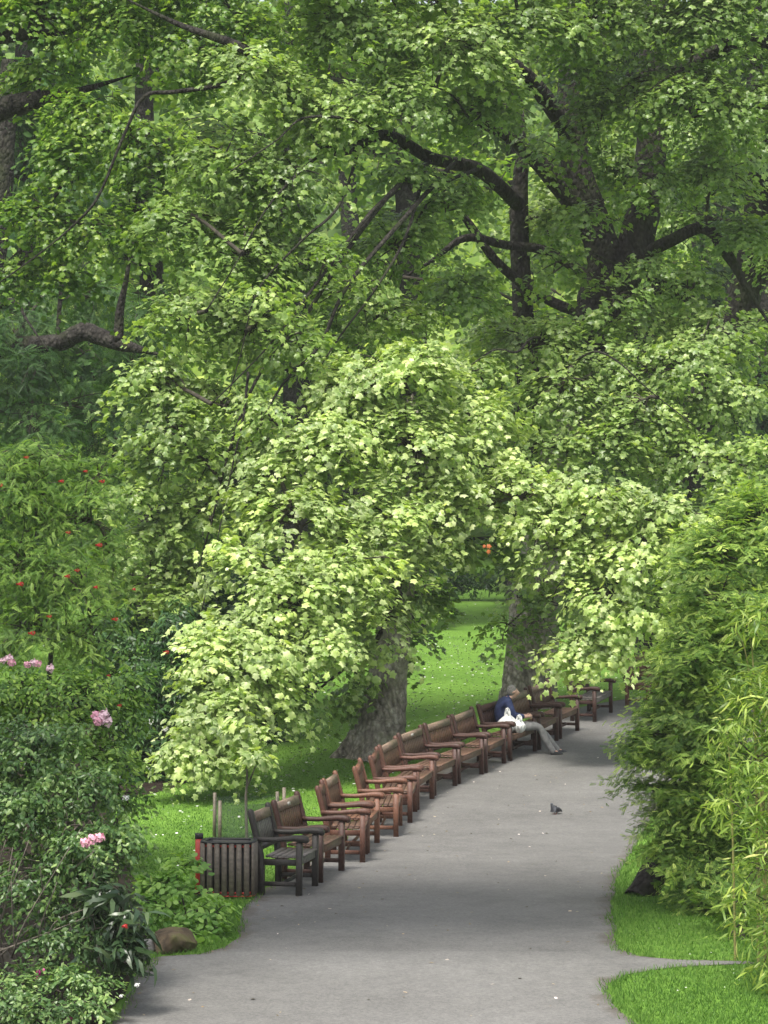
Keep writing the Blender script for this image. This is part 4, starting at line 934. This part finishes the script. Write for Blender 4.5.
def shrub(name, label, u, d, stems, lobes, kw, mat, twig=None, cat='shrub', limbr=.03, sr=.05):
    c0 = ground_at(u, d); t = Tree(name, c0, label, cat); t.bark = twig or M['twig']
    for pts in stems:
        t.stem([c0 + np.array(p) for p in pts], [sr * (1 - .25 * i) for i in range(len(pts))], 7)
    for a in lobes:
        extra = a[5] if len(a) > 5 else {}
        c, r = L(*a[:5]); t.lobe(c, r, limbr, **{**kw, **extra})
    t.done([mat] if not isinstance(mat, list) else mat, twig, 'stem', 'foliage')
    return t.root
S1 = [[(0, 0, -.1), (.05, 0, .3), (0, 0, .7)]]
S3 = [[(0, 0, -.1), (.1, .1, .6), (.05, 0, 1.3)], [(-.1, .1, -.1), (-.5, 0, .7), (-.7, 0, 1.4)], [(.1, 0, -.1), (.5, .1, .6), (.8, .1, 1.2)]]
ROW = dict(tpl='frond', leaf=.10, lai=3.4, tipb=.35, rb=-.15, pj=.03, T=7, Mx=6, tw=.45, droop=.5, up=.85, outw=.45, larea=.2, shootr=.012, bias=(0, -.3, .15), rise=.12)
rw = shrub('red_flowered_shrub', 'tall feathery green shrub dotted with red flowers at the left', 40, 29.5, S3 + [[(0, 0, 1.2), (.1, 0, 2.2), (.2, 0, 3.6)], [(-.6, 0, 1.3), (-.9, 0, 2.4), (-1.0, 0, 3.6)]],
   [(30, 500, 29, 50, 45), (85, 520, 29, 42, 40), (20, 570, 28.6, 45, 45), (75, 590, 28.5, 45, 45), (45, 460, 29.4, 55, 26), (100, 480, 29.5, 26, 24), (5, 480, 29, 30, 40), (95, 645, 28.4, 32, 45), (30, 640, 28.2, 45, 40), (110, 560, 29, 22, 32), (-20, 560, 29, 40, 60), (-25, 650, 28.6, 40, 50)], ROW, M['rowan'])
flowers(rw, 'red', [(27, 458, 28.2), (86, 472, 28.2), (62, 482, 28.0), (103, 482, 28.3), (1, 486, 27.8), (69, 533, 27.5), (100, 546, 27.7), (78, 571, 27.3), (21, 585, 27.2), (68, 577, 27.3), (134, 590, 28.3), (96, 588, 27.7), (50, 617, 27.2), (33, 634, 27.0), (116, 620, 27.7)], .62)
flowers(rw, 'red', [(120, 706, 25.6), (109, 676, 25.8)], .5)
GRN = dict(tpl='ovate', leaf=.07, lai=4.4, tipb=.35, rb=-.12, pj=.02, T=7, Mx=6, tw=.38, droop=.4, up=.8, outw=.5, larea=.35, shootr=.01, bias=(0, -.3, .2))
ros = shrub('rose_bush', 'light green rambling rose bush with pale pink blooms at the left', 60, 27, S3,
   [(20, 700, 26.4, 48, 36), (75, 705, 26.4, 46, 40), (110, 720, 26.6, 30, 40), (60, 755, 26, 46, 36), (105, 765, 26.2, 36, 30), (120, 800, 26.4, 28, 18), (-10, 720, 26.4, 40, 50), (130, 690, 26.9, 18, 30)], GRN, M['rose'])
flowers(ros, 'pale', [(104, 715, 25.4), (106, 722, 25.4), (99, 719, 25.4), ], .85)
flowers(ros, 'pale', [(3, 661, 25.4), (9, 659, 25.4), (33, 663, 25.4), (50, 669, 25.4)], .5)
flowers(ros, 'pink', [(96, 716, 25.4), (98, 722, 25.3)], .75)
flowers(ros, 'pink', [(12, 663, 25.4), (28, 665, 25.4), (38, 664, 25.4)], .5)
flowers(ros, 'white', [(126, 798, 25.4)], .5)
HOL = dict(pj=.03, tpl='ovate', leaf=.11, lai=4.6, T=7, Mx=8, tw=.4, droop=.3, up=.55, outw=.7, larea=.35, shootr=.012, bias=(0, -.2, .1))
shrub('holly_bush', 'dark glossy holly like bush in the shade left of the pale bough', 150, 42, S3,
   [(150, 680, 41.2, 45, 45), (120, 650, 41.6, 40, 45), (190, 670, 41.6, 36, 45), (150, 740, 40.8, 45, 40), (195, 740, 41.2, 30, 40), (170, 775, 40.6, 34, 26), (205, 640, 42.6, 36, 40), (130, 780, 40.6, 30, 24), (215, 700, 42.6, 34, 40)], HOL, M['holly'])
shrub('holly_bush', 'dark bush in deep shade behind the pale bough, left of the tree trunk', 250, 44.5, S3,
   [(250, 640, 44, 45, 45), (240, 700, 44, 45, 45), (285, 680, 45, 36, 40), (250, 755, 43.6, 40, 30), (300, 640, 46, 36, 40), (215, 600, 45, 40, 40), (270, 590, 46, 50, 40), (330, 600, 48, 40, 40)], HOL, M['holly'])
wh = shrub('flowering_rhododendron', 'dark bush with a few white flowers beside the rose bush', 140, 40, S1,
   [(140, 700, 39.5, 30, 40), (160, 735, 39.3, 30, 36), (140, 760, 39.2, 36, 32), (175, 770, 39.2, 30, 22), (175, 690, 39.8, 28, 36), (120, 785, 38.9, 36, 20), (185, 640, 40.2, 28, 40)], {**HOL, 'tpl': 'long', 'leaf': .15, 'larea': .14, 'lai': 4.4}, M['holly'])
flowers(wh, 'white', [(165, 729, 38.2), (150, 722, 38.2)], .8)
flowers(wh, 'red', [(167, 653, 38.6)], .9)
SHR = dict(tpl='ovate', leaf=.058, lai=5.2, tipb=.3, rb=-.15, pj=.015, T=8, Mx=9, tw=.3, droop=.3, up=.55, outw=.6, larea=.35, shootr=.007, bias=(.1, -.3, .15), jitter=.6)
sb = shrub('flowering_shrub', 'dense grey green shrub with bare twigs low down in the bottom left corner', 30, 22, S3,
   [(30, 760, 21.6, 55, 40), (85, 800, 21.4, 44, 40), (25, 820, 21.2, 55, 45), (85, 860, 21, 50, 42), (25, 890, 20.9, 50, 36, {'lai': 4.6}), (85, 920, 20.8, 40, 30, {'lai': 4.6}), (120, 850, 21.2, 26, 36), (-20, 800, 21.6, 40, 70), (45, 730, 21.9, 40, 18), (60, 945, 20.7, 40, 24, {'lai': 4.6})], SHR, M['shrub'], M['greytwig'])
flowers(sb, 'pink', [(92, 840, 20.4), (100, 838, 20.4), (86, 843, 20.4)], .52)
flowers(sb, 'magenta', [(41, 972, 20.1), (34, 985, 20.1), (69, 1021, 19.6)], .8)
# bare crossing twigs of that shrub
mbt = MB()
for k in range(24):
    a = P(random.uniform(-20, 60), random.uniform(930, 1000), 20.9 + random.uniform(-.3, .3)); b = P(random.uniform(0, 110), random.uniform(840, 960), 20.6 + random.uniform(-.4, .3))
    p, r = catmull([a, .5 * (a + b) + rng.normal(0, .06, 3), b], [.009, .007, .004], 4); mbt.tube(p - np.array(sb.location), r, 5)
mbt.build('bare_twig', M['greytwig'], sb, True)
rd = shrub('dark_leaved_rhododendron', 'dark leathery leaved bush drooping over the path corner', 118, 21, [[(0, 0, -.1), (.02, 0, .4), (.05, 0, .9)], [(.0, 0, 0), (.15, -.05, .4), (.2, -.05, .8)]],
   [(112, 890, 20.5, 24, 30), (128, 920, 20.4, 16, 30), (108, 940, 20.4, 24, 30), (128, 955, 20.3, 14, 22), (100, 905, 20.6, 20, 30)], dict(pj=.01, tpl='long', leaf=.16, lai=3.6, T=6, Mx=6, tw=.22, droop=.6, up=.35, outw=.7, larea=.14, shootr=.007, bias=(.2, -.4, 0), back=.3), M['rhodo'])
flowers(rd, 'red', [(125, 927, 19.8)], .5); flowers(rd, 'white', [(137, 985, 19.9), (121, 996, 19.8)], .32)
HRB = dict(pj=.02, tpl='broad', leaf=.08, lai=5., tipb=.2, T=6, Mx=6, tw=.2, droop=.45, up=.85, outw=.45, larea=.45, shootr=.006, bias=(0, -.1, .5), back=.8)
shrub('leafy_perennial', 'bright green leafy clump growing over the mossy rock', 185, 24.3, [[(0, 0, -.05), (0, 0, .06), (.02, 0, .12)]],
   [(175, 890, 24.6, 32, 16), (205, 915, 24.2, 24, 18), (165, 915, 24.2, 22, 16), (190, 935, 23.9, 24, 12), (218, 935, 23.9, 12, 10), (160, 885, 24.8, 22, 14), (200, 895, 24.8, 24, 14), (150, 905, 24.4, 18, 16), (215, 915, 24.3, 20, 14), (185, 870, 25, 26, 12)], HRB, M['herb'], cat='plant', limbr=.008, sr=.015)
shrub('low_green_plant', 'low small leaved green plant at the foot of the corner shrub', 60, 20, [[(0, 0, -.05), (0, 0, .12), (.02, 0, .25)]],
   [(20, 985, 20, 36, 22), (70, 985, 20, 34, 20), (105, 990, 20, 24, 16), (40, 1015, 19.6, 44, 18), (90, 1012, 19.6, 28, 16), (0, 1010, 19.6, 30, 26)], {**HRB, 'tpl': 'ovate', 'leaf': .055, 'larea': .35, 'T': 7, 'Mx': 7}, M['shrub'], cat='plant', limbr=.008, sr=.015)
# a thin young tree in the mesh guard
sp = Tree('sapling', ground_at(247, 32.4), 'thin young tree inside the green mesh guard', 'tree'); sp.bark = M['greytwig']
sp.stem([ground_at(247, 32.4), P(246, 800, 32.4), P(247, 780, 32.4), P(246, 755, 32.4), P(240, 730, 32.4)], [.022, .02, .016, .012, .006], 7, .03)
sp.stem([P(246, 790, 32.4), P(252, 775, 32.3), P(257, 762, 32.3)], [.012, .01, .006], 6, .03)
for a in [(256, 757, 32.3, 9, 7), (238, 728, 32.5, 9, 7)]:
    c, r = L(*a); sp.lobe(c, r, .008, **{**PL, 'lai': 3, 'leaf': .13, 'tw': .25, 'T': 5, 'Mx': 5})
sp.done([M['pale']])

# ------------------------------------------------------------------ conifer and bamboo at the right
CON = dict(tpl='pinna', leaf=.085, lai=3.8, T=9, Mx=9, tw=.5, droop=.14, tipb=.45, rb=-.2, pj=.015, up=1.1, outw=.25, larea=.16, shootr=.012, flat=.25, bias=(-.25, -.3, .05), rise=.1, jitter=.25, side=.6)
c0 = ground_at(660, 27.4); cn = Tree('conifer', c0, 'feathery conifer with drooping layered sprays overhanging the right edge of the path', 'tree'); cn.bark = M['barkdarkshade']
cn.stem([ground_at(640, 27.3) + np.array([0, 0, -.05]), P(650, 878, 27.4), P(664, 850, 27.5), P(685, 800, 27.7), P(715, 700, 28), P(740, 600, 28.2), P(750, 500, 28.2)], [.2, .16, .15, .15, .13, .09, .04], 10, .06)
for a in [(730, 530, 28, 40, 28), (765, 560, 28, 40, 40), (700, 570, 27.6, 38, 30), (740, 610, 27.4, 46, 34), (706, 612, 27.2, 30, 26), (710, 655, 27, 46, 30), (696, 652, 26.9, 28, 22), (706, 700, 26.8, 42, 30), (678, 716, 26.7, 28, 22), (745, 690, 27, 46, 40), (665, 755, 26.6, 38, 28), (715, 760, 26.6, 46, 34), (680, 800, 26.5, 36, 26), (735, 820, 26.6, 46, 36), (700, 850, 26.4, 34, 28), (760, 780, 27, 40, 40), (730, 890, 26.2, 36, 34, 1), (765, 860, 26.6, 36, 40), (705, 905, 26.0, 22, 24, 1), (740, 950, 25.6, 36, 30, 1), (662, 748, 26.5, 24, 20), (684, 682, 26.7, 26, 20), (655, 790, 26.4, 26, 20), (686, 722, 26.5, 34, 28), (690, 745, 26.3, 36, 30), (702, 658, 26.6, 32, 28), (710, 800, 26.2, 40, 34), (690, 830, 26.2, 34, 26), (760, 640, 27, 44, 40), (720, 600, 27, 40, 34), (750, 930, 25.6, 36, 40), (715, 870, 25.9, 30, 30), (725, 560, 27.4, 40, 30), (770, 520, 28, 40, 34), (680, 840, 26.2, 30, 24), (690, 870, 26.0, 26, 18), (745, 905, 24.4, 30, 30), (735, 955, 24, 30, 24), (765, 970, 23.8, 26, 30), (665, 740, 26.4, 32, 26), (700, 730, 26.4, 36, 28), (700, 745, 28.4, 38, 36), (735, 690, 28.6, 50, 50), (674, 712, 26.8, 24, 20), (648, 765, 26.5, 18, 18), (830, 640, 28.5, 60, 60), (840, 780, 28, 60, 60)]:
    c, r = L(*a[:5]); cn.lobe(c, r, .025, **CON)
cn.done([M['conifer']])
BAM = dict(pj=.02, tpl='lance', leaf=.135, lai=2.7, T=8, Mx=7, tw=.4, droop=.45, up=.6, outw=.6, larea=.085, shootr=.006, bias=(-.2, -.3, .1), jitter=.8, rise=.25)
b0 = ground_at(775, 22.6); bb = Tree('bamboo', b0, 'yellow green bamboo clump with narrow leaves at the right edge', 'bamboo'); bb.bark = noise_mat('bamboo_cane', (.16, .17, .05), (.30, .27, .10), 10, .5, .1)
for k in range(12):
    a = random.uniform(-.35, .35); b = random.uniform(-.3, .3); hh = random.uniform(2.2, 3.6); ln = random.uniform(-.6, .3)
    bb.stem([b0 + np.array([a, b, -.05]), b0 + np.array([a + ln * .15, b, hh * .5]), b0 + np.array([a + ln * .5, b - .15, hh * .85]), b0 + np.array([a + ln * .9, b - .3, hh * .95])], [.013, .011, .007, .003], 6, 0)
for a in [(765, 615, 22.6, 26, 26), (745, 690, 22.2, 26, 24), (768, 700, 22, 34, 34), (738, 735, 21.9, 24, 20), (762, 770, 21.8, 36, 32), (742, 810, 21.6, 24, 20), (768, 840, 21.6, 34, 32), (752, 885, 21.4, 24, 22), (775, 905, 21.4, 30, 30), (790, 960, 21.2, 34, 40), (800, 740, 22, 40, 80), (840, 830, 22.6, 44, 70), (850, 690, 22.8, 44, 60)]:
    c, r = L(*a); bb.lobe(c, r, .008, **BAM)
bb.done([M['bamboo']], M['twig'], 'cane', 'foliage')

# tall lime whose crown reaches over the path above the frame
c0 = ground_at(-1150, 17.5); lm = Tree('lime_tree', c0, 'tall lime tree whose high crown shades the path beside the litter bin', 'tree')
lm.stem([c0 + np.array([0, 0, -.1]), c0 + np.array([.1, 0, 2.5]), c0 + np.array([.3, .2, 6]), c0 + np.array([.8, .4, 10]), c0 + np.array([1.2, .6, 14])], [.5, .4, .34, .26, .1], 14, .05)
for x, y, z, rx, ry, rz in [(-5.5, 19, 12, 2.2, 2, 1.3), (-3.6, 20.2, 11.6, 2, 1.7, 1.0), (-1.8, 20.6, 11.4, 1.9, 1.7, .9), (-.2, 20.8, 11.3, 1.8, 1.6, .9), (-3.2, 22.2, 12, 1.9, 1.5, 1.0), (-1.2, 22.4, 11.9, 1.9, 1.4, 1.0), (.6, 22.0, 11.8, 1.5, 1.4, .9), (-6.5, 19, 14.5, 2.2, 2, 1.5), (-4, 20, 14, 2, 1.8, 1.2), (-1.6, 21.4, 13.2, 2, 1.6, 1.1), (.2, 21.2, 12.6, 1.8, 1.4, .9), (-3, 20.8, 12.8, 1.9, 1.6, .9)]:
    lm.lobe((x, y, z), (rx, ry, rz), .06, tpl='palmlo', leaf=.2, lai=15, tw=.7, bias=(0, 0, .2), back=1)
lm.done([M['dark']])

# distant wooded slope
fo = Foliage(); n = 26000
y_ = rng.uniform(99, 185, n); x_ = rng.uniform(-1, 1, n) * (y_ * .2); z_ = gz(y_) + rng.uniform(0, 3.5, n)
fo.leaves('palmlo', np.stack([x_, y_, z_], -1), runit(n), np.array([0, -.7, .7]) + rng.normal(0, .45, (n, 3)), rng.uniform(.5, 1.1, n), rng.beta(2, 2, n), np.clip(.5 + .3 * np.sin(x_ * .5) + rng.normal(0, .2, n), 0, 1))
tag(fo.build('woodland', M['far'], None), 'distant wooded slope closing the view behind the trees', 'woodland', kind='stuff')

# thin summer haze in the air
hm, hnt, hout = newmat('haze'); pv = hnt.nodes.new('ShaderNodeVolumePrincipled'); pv.inputs['Color'].default_value = (.93, .96, .93, 1); pv.inputs['Density'].default_value = HAZE; pv.inputs['Anisotropy'].default_value = .1
hnt.links.new(pv.outputs[0], hout.inputs['Volume'])
mh = MB(); mh.box((-155, -65, -2), (155, 245, 75), 0); ho = mh.build('haze', hm); tag(ho, 'thin pale summer haze filling the air of the park', 'haze', kind='stuff')

# ------------------------------------------------------------------ camera, sky, sun
cam = bpy.data.cameras.new('camera'); co = link(bpy.data.objects.new('camera', cam))
cam.sensor_fit = 'VERTICAL'; cam.sensor_height = 36; cam.lens = F / 1024 * 36
cam.shift_y = -(512 - YH) / 1024; cam.clip_end = 3000
co.location = (0, 0, HC); co.rotation_euler = (math.pi / 2, 0, 0); SC.camera = co

EL, AZ = math.radians(64), math.radians(205)     # sun seen from the scene: behind the camera, a little to the left
w = bpy.data.worlds.new('World'); SC.world = w; w.use_nodes = True
nt = w.node_tree; nt.nodes.clear()
sk = nt.nodes.new('ShaderNodeTexSky'); sk.sky_type = 'NISHITA'; sk.sun_disc = False; sk.sun_elevation = EL; sk.sun_rotation = AZ
sk.air_density = 1.0; sk.dust_density = 4.0; sk.ozone_density = .6
hs = nt.nodes.new('ShaderNodeHueSaturation'); hs.inputs['Saturation'].default_value = .45
bg = nt.nodes.new('ShaderNodeBackground'); bg.inputs[1].default_value = .125; ow = nt.nodes.new('ShaderNodeOutputWorld')
nt.links.new(sk.outputs[0], hs.inputs['Color']); nt.links.new(hs.outputs[0], bg.inputs[0]); nt.links.new(bg.outputs[0], ow.inputs[0])
sl = bpy.data.lights.new('sun', 'SUN'); so = link(bpy.data.objects.new('sun', sl))
sl.energy = 2.4; sl.angle = math.radians(14); sl.color = (1, .95, .87)
dirv = Vector((math.sin(AZ) * math.cos(EL), math.cos(AZ) * math.cos(EL), math.sin(EL)))
so.rotation_euler = dirv.to_track_quat('Z', 'Y').to_euler(); so.location = (0, 0, 30)
SC.view_settings.view_transform = 'Standard'; SC.view_settings.look = 'None'; SC.view_settings.exposure = 1.12; SC.view_settings.gamma = 1
SC.render.engine = 'CYCLES'
cy = SC.cycles; cy.max_bounces = 6; cy.diffuse_bounces = 3; cy.glossy_bounces = 2; cy.transmission_bounces = 4; cy.transparent_max_bounces = 6; cy.caustics_reflective = False; cy.caustics_refractive = False
cy.use_denoising = True; cy.volume_bounces = 0
